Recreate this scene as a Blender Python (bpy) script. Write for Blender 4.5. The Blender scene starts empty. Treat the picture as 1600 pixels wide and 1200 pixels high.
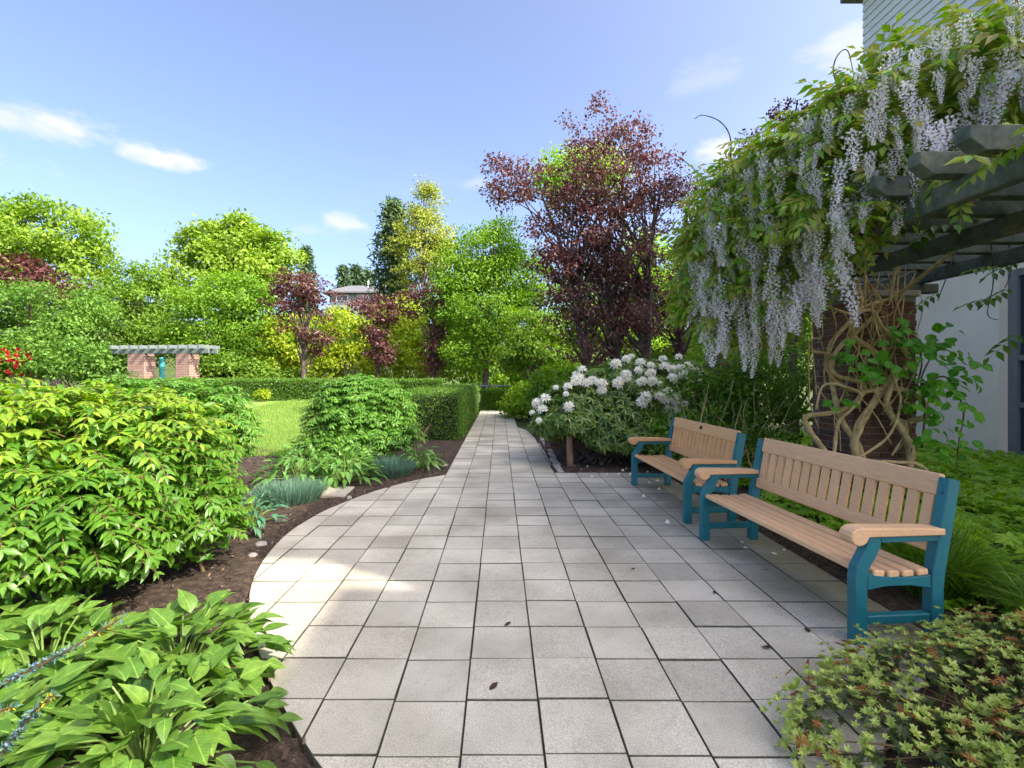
import bpy, math, random
import numpy as np
from mathutils import Vector, Matrix

random.seed(7)
RNG = np.random.default_rng(11)
S = bpy.context.scene
C = S.collection
R = math.radians

# ------------------------------------------------------------------ camera
CAMH = 1.5
F, VX, VY = 769.0, 781.0, 586.0          # focal length and vanishing point of the path, photo pixels
cam_d = bpy.data.cameras.new('camera')
cam_d.sensor_width = 36.0
cam_d.lens = 36.0 * F / 1600.0
cam_d.shift_x = (800 - VX) / 1600.0
cam_d.shift_y = (VY - 600) / 1600.0
cam_d.clip_start = 0.05
cam_d.clip_end = 3000
cam = bpy.data.objects.new('camera', cam_d)
cam.location = (0, 0, CAMH)
cam.rotation_euler = (R(90), 0, 0)
C.objects.link(cam)
S.camera = cam

# ------------------------------------------------------------------ light
SUN_EL, SUN_AZ = 41.0, 122.0             # azimuth clockwise from +Y: from the right and behind the camera
EXPOSURE = 2.12
SKY_STRENGTH = 0.15
SUN_STRENGTH = 2.0
sd = Vector((math.sin(R(SUN_AZ)) * math.cos(R(SUN_EL)), math.cos(R(SUN_AZ)) * math.cos(R(SUN_EL)), math.sin(R(SUN_EL))))
sun_d = bpy.data.lights.new('sun', 'SUN')
sun_d.energy = SUN_STRENGTH
sun_d.angle = R(0.5)
sun_d.color = (1.0, 0.93, 0.80)
sun = bpy.data.objects.new('sun', sun_d)
sun.rotation_euler = sd.to_track_quat('Z', 'Y').to_euler()
sun.location = sd * 60
C.objects.link(sun)
S.view_settings.view_transform = 'Standard'
S.view_settings.look = 'None'
S.view_settings.gamma = 1.0
S.view_settings.exposure = EXPOSURE
S.view_settings.use_curve_mapping = False


def P(x, y, Y):
    """photo pixel + distance -> point"""
    return Vector(((x - VX) / F * Y, Y, CAMH - (y - VY) / F * Y))


def make_world():
    w = bpy.data.worlds.new('World')
    S.world = w
    w.use_nodes = True
    nt = w.node_tree
    nt.nodes.clear()
    N = nt.nodes.new
    L = nt.links.new
    out = N('ShaderNodeOutputWorld')
    bg = N('ShaderNodeBackground')
    bg.inputs[1].default_value = SKY_STRENGTH
    sky = N('ShaderNodeTexSky')
    sky.sky_type = 'NISHITA'
    sky.sun_disc = False
    sky.sun_elevation = R(SUN_EL)
    sky.sun_rotation = R(SUN_AZ)
    sky.altitude = 50
    sky.air_density = 0.44
    sky.dust_density = 5.2
    sky.ozone_density = 2.6
    tc = N('ShaderNodeTexCoord')
    noise = N('ShaderNodeTexNoise')
    noise.inputs['Scale'].default_value = 9.0
    noise.inputs['Detail'].default_value = 7.0
    noise.inputs['Roughness'].default_value = 0.6
    mp = N('ShaderNodeMapping')
    mp.inputs['Scale'].default_value = (1, 1, 2.4)
    L(tc.outputs['Generated'], mp.inputs[0])
    L(mp.outputs[0], noise.inputs['Vector'])
    # (px, py, half width px, half height px, opacity)
    clouds = [(90, 192, 70, 30, .95), (265, 248, 66, 28, 1.0), (5, 185, 55, 30, .7), (548, 352, 52, 17, .8), (1122, 232, 62, 27, 1.0),
              (1335, 80, 70, 40, .7), (1110, 120, 70, 30, .25), (480, 360, 50, 14, .3), (740, 288, 40, 16, .35),
              (-260, 160, 220, 60, 1.0), (1900, 120, 200, 70, .9), (700, -420, 260, 90, .8), (-900, -100, 300, 120, .9)]
    acc = None
    for (px, py, rx, ry, op) in clouds:
        d = (P(px, py, 1.0) - Vector((0, 0, CAMH)))
        k = 1.0 / d.length
        d = d.normalized()
        sub = N('ShaderNodeVectorMath'); sub.operation = 'SUBTRACT'
        L(tc.outputs['Generated'], sub.inputs[0]); sub.inputs[1].default_value = d
        mul = N('ShaderNodeVectorMath'); mul.operation = 'MULTIPLY'
        a = rx / F * k; b = ry / F * k
        L(sub.outputs[0], mul.inputs[0]); mul.inputs[1].default_value = (1 / a, 1 / a, 1 / b)
        ln = N('ShaderNodeVectorMath'); ln.operation = 'LENGTH'
        L(mul.outputs[0], ln.inputs[0])
        ma = N('ShaderNodeMath'); ma.operation = 'MULTIPLY_ADD'
        L(noise.outputs[0], ma.inputs[0]); ma.inputs[1].default_value = 2.6; 
        L(ln.outputs['Value'], ma.inputs[2])
        mr = N('ShaderNodeMapRange'); mr.interpolation_type = 'SMOOTHSTEP'
        mr.inputs['From Min'].default_value = 2.25; mr.inputs['From Max'].default_value = 1.45
        mr.inputs['To Min'].default_value = 0; mr.inputs['To Max'].default_value = op
        L(ma.outputs[0], mr.inputs['Value'])
        if acc is None:
            acc = mr.outputs[0]
        else:
            mx = N('ShaderNodeMath'); mx.operation = 'MAXIMUM'
            L(acc, mx.inputs[0]); L(mr.outputs[0], mx.inputs[1]); acc = mx.outputs[0]
    # thin wisps everywhere
    n2 = N('ShaderNodeTexNoise'); n2.inputs['Scale'].default_value = 3.2; n2.inputs['Detail'].default_value = 6.0
    L(mp.outputs[0], n2.inputs['Vector'])
    r2 = N('ShaderNodeMapRange'); r2.inputs['From Min'].default_value = .56; r2.inputs['From Max'].default_value = .85
    r2.inputs['To Max'].default_value = .10
    L(n2.outputs[0], r2.inputs['Value'])
    mx = N('ShaderNodeMath'); mx.operation = 'MAXIMUM'
    L(acc, mx.inputs[0]); L(r2.outputs[0], mx.inputs[1])
    mix = N('ShaderNodeMix'); mix.data_type = 'RGBA'
    L(mx.outputs[0], mix.inputs['Factor'])
    L(sky.outputs[0], mix.inputs['A'])
    mix.inputs['B'].default_value = (1.6, 1.62, 1.66, 1)
    L(mix.outputs['Result'], bg.inputs[0])
    L(bg.outputs[0], out.inputs[0])


make_world()

# ------------------------------------------------------------------ materials
MATS = {}


def new_mat(name):
    m = bpy.data.materials.new(name)
    m.use_nodes = True
    nt = m.node_tree
    nt.nodes.clear()
    MATS[name] = m
    return m, nt, nt.nodes.new, nt.links.new


def ramp(nt, cols, pos=None):
    n = nt.nodes.new('ShaderNodeValToRGB')
    e = n.color_ramp.elements
    while len(e) < len(cols):
        e.new(0.5)
    for i, c in enumerate(cols):
        e[i].position = (i / max(1, len(cols) - 1)) if pos is None else pos[i]
        e[i].color = (c[0], c[1], c[2], 1)
    return n


def rand_value(nt):
    """a random number for each leaf: islands of a mesh and single objects alike"""
    g = nt.nodes.new('ShaderNodeNewGeometry')
    o = nt.nodes.new('ShaderNodeObjectInfo')
    a = nt.nodes.new('ShaderNodeMath'); a.operation = 'ADD'
    f = nt.nodes.new('ShaderNodeMath'); f.operation = 'FRACT'
    nt.links.new(g.outputs['Random Per Island'], a.inputs[0])
    nt.links.new(o.outputs['Random'], a.inputs[1])
    nt.links.new(a.outputs[0], f.inputs[0])
    return f.outputs[0]


def leaf_mat(name, cols, trans=0.35, rough=0.42, spec=0.4, veins=False, tcol=None, patch=0.0):
    m, nt, N, L = new_mat(name)
    out = N('ShaderNodeOutputMaterial')
    rv = rand_value(nt)
    if patch:
        tc = N('ShaderNodeNewGeometry')
        nz = N('ShaderNodeTexNoise'); nz.inputs['Scale'].default_value = patch; nz.inputs['Detail'].default_value = 2
        L(tc.outputs['Position'], nz.inputs['Vector'])
        mr0 = N('ShaderNodeMapRange'); mr0.inputs['From Min'].default_value = .3; mr0.inputs['From Max'].default_value = .7
        L(nz.outputs[0], mr0.inputs['Value'])
        mm = N('ShaderNodeMix'); mm.data_type = 'FLOAT'; mm.inputs['Factor'].default_value = .5
        L(rv, mm.inputs['A']); L(mr0.outputs[0], mm.inputs['B'])
        rv = mm.outputs['Result']
    rp = ramp(nt, cols)
    L(rv, rp.inputs[0])
    col = rp.outputs[0]
    if veins:
        uv = N('ShaderNodeUVMap')
        sp = N('ShaderNodeSeparateXYZ'); L(uv.outputs[0], sp.inputs[0])
        s1 = N('ShaderNodeMath'); s1.operation = 'SUBTRACT'; s1.inputs[1].default_value = .5; L(sp.outputs[0], s1.inputs[0])
        ab = N('ShaderNodeMath'); ab.operation = 'ABSOLUTE'; L(s1.outputs[0], ab.inputs[0])
        # side veins: sin((v - |u|*.9) * k)
        ml = N('ShaderNodeMath'); ml.operation = 'MULTIPLY_ADD'; L(ab.outputs[0], ml.inputs[0]); ml.inputs[1].default_value = -.8; L(sp.outputs[1], ml.inputs[2])
        k = N('ShaderNodeMath'); k.operation = 'MULTIPLY'; k.inputs[1].default_value = 58; L(ml.outputs[0], k.inputs[0])
        sn = N('ShaderNodeMath'); sn.operation = 'SINE'; L(k.outputs[0], sn.inputs[0])
        r1 = N('ShaderNodeMapRange'); r1.inputs['From Min'].default_value = .8; r1.inputs['From Max'].default_value = 1.0; r1.inputs['To Max'].default_value = .5
        L(sn.outputs[0], r1.inputs['Value'])
        r2 = N('ShaderNodeMapRange'); r2.inputs['From Min'].default_value = .035; r2.inputs['From Max'].default_value = .012; r2.inputs['To Max'].default_value = .9
        L(ab.outputs[0], r2.inputs['Value'])
        mx = N('ShaderNodeMath'); mx.operation = 'MAXIMUM'; L(r1.outputs[0], mx.inputs[0]); L(r2.outputs[0], mx.inputs[1])
        mc = N('ShaderNodeMix'); mc.data_type = 'RGBA'; L(mx.outputs[0], mc.inputs['Factor']); L(col, mc.inputs['A'])
        b = cols[-1]
        mc.inputs['B'].default_value = (min(1, b[0] * 1.5 + .03), min(1, b[1] * 1.35 + .03), b[2] * 1.5 + .01, 1)
        col = mc.outputs['Result']
        gm = N('ShaderNodeNewGeometry')
        mo = N('ShaderNodeTexNoise'); mo.inputs['Scale'].default_value = 38; mo.inputs['Detail'].default_value = 4
        L(gm.outputs['Position'], mo.inputs['Vector'])
        mq = N('ShaderNodeMapRange'); mq.inputs['From Min'].default_value = .3; mq.inputs['From Max'].default_value = .7; mq.inputs['To Min'].default_value = .72; mq.inputs['To Max'].default_value = 1.18
        L(mo.outputs[0], mq.inputs['Value'])
        vs_ = N('ShaderNodeVectorMath'); vs_.operation = 'SCALE'; L(col, vs_.inputs[0]); L(mq.outputs[0], vs_.inputs['Scale']); col = vs_.outputs[0]
    pr = N('ShaderNodeBsdfPrincipled')
    L(col, pr.inputs['Base Color'])
    pr.inputs['Roughness'].default_value = rough
    pr.inputs['Specular IOR Level'].default_value = spec
    tr = N('ShaderNodeBsdfTranslucent')
    hs = N('ShaderNodeHueSaturation')
    hs.inputs['Saturation'].default_value = 1.1
    hs.inputs['Value'].default_value = 1.5
    if tcol:
        hs.inputs['Hue'].default_value = tcol
    L(col, hs.inputs['Color'])
    L(hs.outputs[0], tr.inputs['Color'])
    ms = N('ShaderNodeMixShader')
    ms.inputs[0].default_value = trans
    L(pr.outputs[0], ms.inputs[1]); L(tr.outputs[0], ms.inputs[2])
    L(ms.outputs[0], out.inputs[0])
    return m


def surf_mat(name, cols, scale=8.0, rough=0.7, bump=0.2, bscale=60.0, bdist=0.01, spec=0.3, detail=6.0, objrand=0.0, coord='Object', metallic=0.0, stretch=(1, 1, 1), speck=None, pos=None):
    """noise-mixed colour with fine bump; objrand varies the brightness from object to object"""
    m, nt, N, L = new_mat(name)
    out = N('ShaderNodeOutputMaterial')
    tc = N('ShaderNodeTexCoord')
    if coord == 'World':
        g = N('ShaderNodeNewGeometry'); src = g.outputs['Position']
    else:
        src = tc.outputs[coord]
    mp = N('ShaderNodeMapping'); mp.inputs['Scale'].default_value = stretch
    L(src, mp.inputs[0])
    nz = N('ShaderNodeTexNoise'); nz.inputs['Scale'].default_value = scale; nz.inputs['Detail'].default_value = detail; nz.inputs['Roughness'].default_value = .6
    L(mp.outputs[0], nz.inputs['Vector'])
    mr = N('ShaderNodeMapRange'); mr.inputs['From Min'].default_value = .28; mr.inputs['From Max'].default_value = .72
    L(nz.outputs[0], mr.inputs['Value'])
    rp = ramp(nt, cols, pos)
    L(mr.outputs[0], rp.inputs[0])
    col = rp.outputs[0]
    fz = N('ShaderNodeTexNoise'); fz.inputs['Scale'].default_value = bscale; fz.inputs['Detail'].default_value = 4
    L(mp.outputs[0], fz.inputs['Vector'])
    if speck:
        r3 = N('ShaderNodeMapRange'); r3.inputs['From Min'].default_value = .3; r3.inputs['From Max'].default_value = .7
        r3.inputs['To Min'].default_value = 1 - speck; r3.inputs['To Max'].default_value = 1 + speck
        L(fz.outputs[0], r3.inputs['Value'])
        vm = N('ShaderNodeVectorMath'); vm.operation = 'SCALE'; L(col, vm.inputs[0]); L(r3.outputs[0], vm.inputs['Scale']); col = vm.outputs[0]
    if objrand:
        oi = N('ShaderNodeObjectInfo')
        r4 = N('ShaderNodeMapRange'); r4.inputs['To Min'].default_value = 1 - objrand; r4.inputs['To Max'].default_value = 1 + objrand
        L(oi.outputs['Random'], r4.inputs['Value'])
        vm = N('ShaderNodeVectorMath'); vm.operation = 'SCALE'; L(col, vm.inputs[0]); L(r4.outputs[0], vm.inputs['Scale']); col = vm.outputs[0]
    pr = N('ShaderNodeBsdfPrincipled')
    L(col, pr.inputs['Base Color'])
    pr.inputs['Roughness'].default_value = rough
    pr.inputs['Metallic'].default_value = metallic
    pr.inputs['Specular IOR Level'].default_value = spec
    bp = N('ShaderNodeBump'); bp.inputs['Strength'].default_value = bump; bp.inputs['Distance'].default_value = bdist
    L(fz.outputs[0], bp.inputs['Height']); L(bp.outputs[0], pr.inputs['Normal'])
    L(pr.outputs[0], out.inputs[0])
    return m


def slab_mat():
    m, nt, N, L = new_mat('concrete_slab')
    out = N('ShaderNodeOutputMaterial')
    g = N('ShaderNodeNewGeometry')
    oi = N('ShaderNodeObjectInfo')
    pr = N('ShaderNodeBsdfPrincipled')
    n1 = N('ShaderNodeTexNoise'); n1.inputs['Scale'].default_value = 1.6; n1.inputs['Detail'].default_value = 7
    n2 = N('ShaderNodeTexNoise'); n2.inputs['Scale'].default_value = 190; n2.inputs['Detail'].default_value = 3
    vo = N('ShaderNodeTexVoronoi'); vo.inputs['Scale'].default_value = 170
    n3 = N('ShaderNodeTexNoise'); n3.inputs['Scale'].default_value = 14; n3.inputs['Detail'].default_value = 6; n3.inputs['Roughness'].default_value = .7
    for n in (n1, n2, vo, n3):
        L(g.outputs['Position'], n.inputs['Vector'])
    a = ramp(nt, [(.34, .305, .235), (.50, .455, .365)])
    r0 = N('ShaderNodeMapRange'); r0.inputs['From Min'].default_value = .32; r0.inputs['From Max'].default_value = .62
    L(n1.outputs[0], r0.inputs['Value']); L(r0.outputs[0], a.inputs[0])
    r2 = N('ShaderNodeMapRange'); r2.inputs['From Min'].default_value = .3; r2.inputs['From Max'].default_value = .7; r2.inputs['To Min'].default_value = .66; r2.inputs['To Max'].default_value = 1.32
    L(n2.outputs[0], r2.inputs['Value'])
    s = N('ShaderNodeVectorMath'); s.operation = 'SCALE'; L(a.outputs[0], s.inputs[0]); L(r2.outputs[0], s.inputs['Scale'])
    r4 = N('ShaderNodeMapRange'); r4.inputs['To Min'].default_value = .82; r4.inputs['To Max'].default_value = 1.08
    L(oi.outputs['Random'], r4.inputs['Value'])
    s2 = N('ShaderNodeVectorMath'); s2.operation = 'SCALE'; L(s.outputs[0], s2.inputs[0]); L(r4.outputs[0], s2.inputs['Scale'])
    # small dark blemishes
    r3 = N('ShaderNodeMapRange'); r3.inputs['From Min'].default_value = .54; r3.inputs['From Max'].default_value = .74; r3.inputs['To Max'].default_value = .42
    L(n3.outputs[0], r3.inputs['Value'])
    mx = N('ShaderNodeMix'); mx.data_type = 'RGBA'; L(r3.outputs[0], mx.inputs['Factor']); L(s2.outputs[0], mx.inputs['A']); mx.inputs['B'].default_value = (.20, .19, .165, 1)
    # moss on the strip beside the planting behind the benches
    sp = N('ShaderNodeSeparateXYZ'); L(g.outputs['Position'], sp.inputs[0])
    n4 = N('ShaderNodeTexNoise'); n4.inputs['Scale'].default_value = 2.2; n4.inputs['Detail'].default_value = 6
    L(g.outputs['Position'], n4.inputs['Vector'])
    ad = N('ShaderNodeMath'); ad.operation = 'MULTIPLY_ADD'; L(n4.outputs[0], ad.inputs[0]); ad.inputs[1].default_value = 1.5; L(sp.outputs[0], ad.inputs[2])
    r5 = N('ShaderNodeMapRange'); r5.inputs['From Min'].default_value = 2.55; r5.inputs['From Max'].default_value = 3.15; r5.inputs['To Max'].default_value = .8
    L(ad.outputs[0], r5.inputs['Value'])
    m2 = N('ShaderNodeMix'); m2.data_type = 'RGBA'; L(r5.outputs[0], m2.inputs['Factor']); L(mx.outputs['Result'], m2.inputs['A']); m2.inputs['B'].default_value = (.19, .18, .10, 1)
    L(m2.outputs['Result'], pr.inputs['Base Color'])
    pr.inputs['Roughness'].default_value = .85
    pr.inputs['Specular IOR Level'].default_value = .25
    b = N('ShaderNodeBump'); b.inputs['Strength'].default_value = .35; b.inputs['Distance'].default_value = .004
    L(vo.outputs['Distance'], b.inputs['Height']); L(b.outputs[0], pr.inputs['Normal'])
    L(pr.outputs[0], out.inputs[0])
    return m


M_SLAB = slab_mat()
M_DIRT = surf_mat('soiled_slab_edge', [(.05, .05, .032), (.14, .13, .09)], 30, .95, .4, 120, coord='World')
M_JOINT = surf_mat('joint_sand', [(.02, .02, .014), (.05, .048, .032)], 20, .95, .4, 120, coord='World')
M_MULCH = surf_mat('bark_mulch', [(.022, .014, .010), (.06, .040, .028), (.13, .09, .06)], 22, .95, 1.0, 70, .03, coord='World')
M_CHIP = leaf_mat('mulch_chip', [(.03, .02, .014), (.08, .05, .035), (.17, .12, .085), (.055, .04, .03)], 0, .9, .1)
M_EARTH = surf_mat('earth_grass', [(.035, .05, .016), (.06, .09, .02), (.05, .045, .025)], .8, .95, .5, 12, .05, coord='World')
M_LAWN = surf_mat('lawn_turf', [(.10, .19, .028), (.17, .27, .045), (.24, .32, .07)], .9, .9, .5, 60, .03, coord='World')
M_GRASSBLADE = leaf_mat('grass_blade', [(.11, .21, .03), (.19, .30, .05), (.28, .36, .09)], .35, .6, .2)
M_TEAL = surf_mat('teal_powder_coat', [(.008, .115, .145), (.011, .16, .195)], 6, .42, .10, 160, .002, .5, speck=.10)
M_TEALPOST = surf_mat('teal_post_paint', [(.05, .30, .32), (.07, .36, .37)], 3, .5, .1, 60, .002)
M_PLASTIC = surf_mat('pink_tan_board', [(.64, .38, .20), (.74, .46, .255)], 5, .62, .3, 90, .003, .25, stretch=(.12, 1, 1), objrand=.06, speck=.10)
M_PLASTIC2 = surf_mat('orange_tan_board', [(.62, .33, .145), (.71, .41, .20)], 5, .62, .3, 90, .003, .25, stretch=(.12, 1, 1), objrand=.06, speck=.10)
M_BRONZE = surf_mat('plaque_bronze', [(.03, .022, .016), (.06, .045, .03)], 60, .45, .3, 120, .002, .5, metallic=.6)
M_BOLT = surf_mat('painted_bolt', [(.008, .10, .13), (.012, .12, .155)], 20, .35, .1, 90, .002, .5)
M_BRICK = surf_mat('brown_brick', [(.085, .040, .026), (.135, .066, .042), (.17, .088, .058)], 9, .9, .6, 120, .006, .2, objrand=.3)
M_MORTAR = surf_mat('mortar', [(.16, .14, .12), (.23, .21, .18)], 20, .95, .5, 90, .006)
M_STUCCO = surf_mat('stucco', [(.70, .61, .48), (.79, .70, .57)], 1.5, .9, .5, 110, .008, .2, speck=.06)
M_SIDING = surf_mat('grey_siding', [(.68, .66, .62), (.75, .73, .69)], 2, .6, .1, 60, .003, .3, objrand=.03)
M_FRAME = surf_mat('dark_window_frame', [(.13, .14, .14), (.18, .185, .18)], 5, .45, .1, 60, .002, .5)
M_BEAM = surf_mat('weathered_green_timber', [(.05, .062, .045), (.10, .12, .095), (.155, .15, .105)], 7, .85, .6, 30, .008, .25, speck=.2)
M_BEAM_FAR = surf_mat('pale_green_timber', [(.10, .13, .125), (.15, .18, .165)], 5, .8, .3, 40, .006)
M_VINE = surf_mat('vine_bark', [(.30, .21, .09), (.50, .37, .18), (.64, .51, .28)], 14, .85, .6, 60, .008, .2, objrand=.15)
M_TWIG = surf_mat('twig_bark', [(.09, .055, .025), (.17, .11, .05)], 14, .9, .5, 60, .004)
M_BARK = surf_mat('grey_brown_bark', [(.06, .045, .035), (.13, .10, .08), (.20, .165, .13)], 6, .95, 1.0, 30, .03)
M_BARKDARK = surf_mat('dark_plum_bark', [(.035, .026, .024), (.08, .06, .05), (.15, .12, .10)], 6, .95, 1.0, 30, .03)
M_WOODPOST = surf_mat('stripped_trunk', [(.16, .09, .055), (.26, .16, .10)], 8, .9, .7, 40, .01, stretch=(1, 1, .3))
M_STONE = surf_mat('pale_edging_stone', [(.22, .20, .175), (.36, .34, .30)], 9, .9, .6, 60, .01)
M_RAIL = surf_mat('galvanised_rail', [(.30, .31, .32), (.38, .39, .40)], 8, .5, .1, 50, .002, .5, metallic=.3)
M_ROOF = surf_mat('house_roof', [(.10, .10, .11), (.15, .15, .16)], 8, .9, .5, 30, .02)
M_HOUSE = surf_mat('house_siding', [(.20, .24, .26), (.24, .28, .30)], 3, .8, .2, 30, .01)
M_WHITE = surf_mat('white_trim', [(.68, .68, .66), (.76, .76, .74)], 5, .5, .05, 40, .002)
M_PETAL = leaf_mat('white_petal', [(.80, .78, .70), (.88, .86, .78)], .35, .6, .2)
M_DEADLEAF = leaf_mat('dead_leaf', [(.035, .022, .014), (.06, .035, .02)], .1, .8, .2)

GLASS, nt, N, L = new_mat('window_glass')
o_ = N('ShaderNodeOutputMaterial'); p_ = N('ShaderNodeBsdfPrincipled')
p_.inputs['Base Color'].default_value = (.02, .035, .05, 1); p_.inputs['Roughness'].default_value = .04; p_.inputs['Specular IOR Level'].default_value = .9
L(p_.outputs[0], o_.inputs[0])

# foliage
L_BURN = leaf_mat('burning_bush_leaf', [(.045, .14, .012), (.07, .185, .015), (.10, .23, .018), (.14, .27, .022)], .38, .38, .45, veins=True, patch=1.6)
L_BURNY = leaf_mat('burning_bush_sun_tinted_growth', [(.14, .27, .018), (.19, .33, .022), (.27, .38, .03)], .42, .38, .45, veins=True)  # yellower leaf for the shrub's top: new growth plus painted-in sunlight
L_BURNC = leaf_mat('burning_bush_inner', [(.05, .15, .012), (.08, .20, .016), (.12, .26, .02)], .35, .45, .35)
L_BURN2 = leaf_mat('burning_bush_leaf_green', [(.06, .17, .02), (.10, .25, .03), (.16, .33, .045)], .38, .4, .4, veins=True)
L_HOSTA = leaf_mat('broad_leaf', [(.07, .165, .02), (.105, .215, .028), (.15, .265, .038)], .35, .40, .45, veins=True)
L_HOSTA2 = leaf_mat('hosta_leaf', [(.07, .18, .025), (.11, .25, .04), (.16, .31, .06)], .3, .38, .5, veins=True)
L_BLUE = leaf_mat('blue_green_leaf', [(.04, .14, .075), (.06, .18, .095), (.09, .22, .11)], .3, .4, .4, veins=True)
L_LAV = leaf_mat('lavender_leaf', [(.06, .14, .085), (.12, .22, .14), (.20, .31, .21)], .3, .6, .2)
L_HEDGE = leaf_mat('hedge_leaf', [(.035, .10, .012), (.065, .16, .018), (.11, .22, .02), (.17, .27, .025)], .3, .4, .4)
L_HEDGE2 = leaf_mat('hedge_leaf_bright', [(.08, .20, .015), (.14, .29, .02), (.20, .34, .03)], .35, .4, .4)
L_RHODO = leaf_mat('rhododendron_leaf', [(.05, .12, .015), (.09, .17, .022), (.14, .23, .03), (.24, .32, .06)], .2, .32, .55)
L_AZAL = leaf_mat('azalea_leaf', [(.26, .36, .06), (.37, .47, .09), (.50, .56, .16), (.36, .40, .09)], .38, .42, .4)
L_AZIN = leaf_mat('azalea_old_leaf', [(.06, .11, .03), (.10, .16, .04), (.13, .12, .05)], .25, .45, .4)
L_AZDRY = leaf_mat('azalea_dry_bloom', [(.30, .10, .03), (.42, .17, .05), (.36, .22, .10), (.20, .07, .03)], .3, .7, .1)
L_PACHY = leaf_mat('ground_cover_leaf', [(.16, .34, .015), (.26, .46, .025), (.38, .55, .04)], .42, .35, .5, patch=1.4)
L_WIST = leaf_mat('wisteria_leaf', [(.13, .28, .03), (.20, .34, .035), (.30, .38, .05), (.33, .28, .08), (.16, .33, .035)], .42, .45, .35)
L_FLORET = leaf_mat('wisteria_floret', [(.74, .70, .78), (.83, .80, .81), (.90, .88, .85), (.80, .76, .80), (.68, .64, .76)], .35, .6, .2)
L_CREEP = leaf_mat('creeper_leaf', [(.06, .25, .015), (.10, .34, .02), (.17, .43, .03)], .4, .4, .4, veins=True)
L_TANGLE = leaf_mat('tangle_leaf', [(.06, .15, .014), (.11, .23, .02), (.18, .31, .03)], .38, .42, .4)
L_MAPLE = leaf_mat('maple_leaf', [(.10, .20, .018), (.17, .28, .022), (.25, .35, .03)], .4, .5, .3, patch=.5)
L_MAPLE2 = leaf_mat('maple_leaf_fresh', [(.12, .22, .02), (.18, .29, .025), (.26, .36, .035)], .4, .5, .3, patch=.5)
L_GREEN = leaf_mat('tree_leaf_mid_green', [(.08, .16, .015), (.12, .22, .018), (.18, .28, .025)], .4, .5, .3, patch=.5)
L_GREEN2 = leaf_mat('tree_leaf_layered', [(.07, .16, .025), (.11, .22, .03), (.16, .28, .035)], .4, .5, .3, patch=.6)
L_GREEN3 = leaf_mat('tree_leaf_bright', [(.09, .20, .014), (.15, .28, .018), (.23, .36, .028)], .42, .5, .3, patch=.5)
L_LIME = leaf_mat('lime_shrub_leaf', [(.20, .29, .015), (.30, .38, .02), (.40, .44, .03)], .4, .5, .3, patch=.6)
L_LIME2 = leaf_mat('lime_green_leaf', [(.14, .29, .015), (.22, .38, .02), (.32, .43, .03)], .4, .5, .3, patch=.6)
L_PLUM = leaf_mat('plum_leaf', [(.06, .024, .026), (.095, .036, .036), (.145, .058, .05), (.11, .075, .04)], .42, .4, .45, patch=.8)
L_PLUMRED = leaf_mat('plum_leaf_red', [(.06, .016, .02), (.09, .024, .025), (.12, .04, .03)], .3, .45, .4)
L_PINE = leaf_mat('pine_needles', [(.05, .10, .05), (.08, .14, .06), (.12, .17, .06)], .15, .6, .2)
L_BIRCH = leaf_mat('yellow_green_leaf', [(.17, .24, .03), (.26, .30, .04), (.33, .34, .05)], .4, .5, .3)
L_RED = leaf_mat('red_bloom', [(.30, .012, .02), (.42, .02, .03)], .3, .5, .3)
L_SPRUCE = leaf_mat('juniper_needles', [(.06, .15, .10), (.10, .20, .14), (.16, .24, .13)], .25, .5, .3)
L_BERRY = leaf_mat('juniper_berry', [(.10, .17, .26), (.16, .25, .34)], .1, .4, .4)
L_YTIP = leaf_mat('yellow_tip', [(.45, .38, .03), (.55, .46, .05)], .4, .5, .3)

# ------------------------------------------------------------------ mesh helpers


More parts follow.
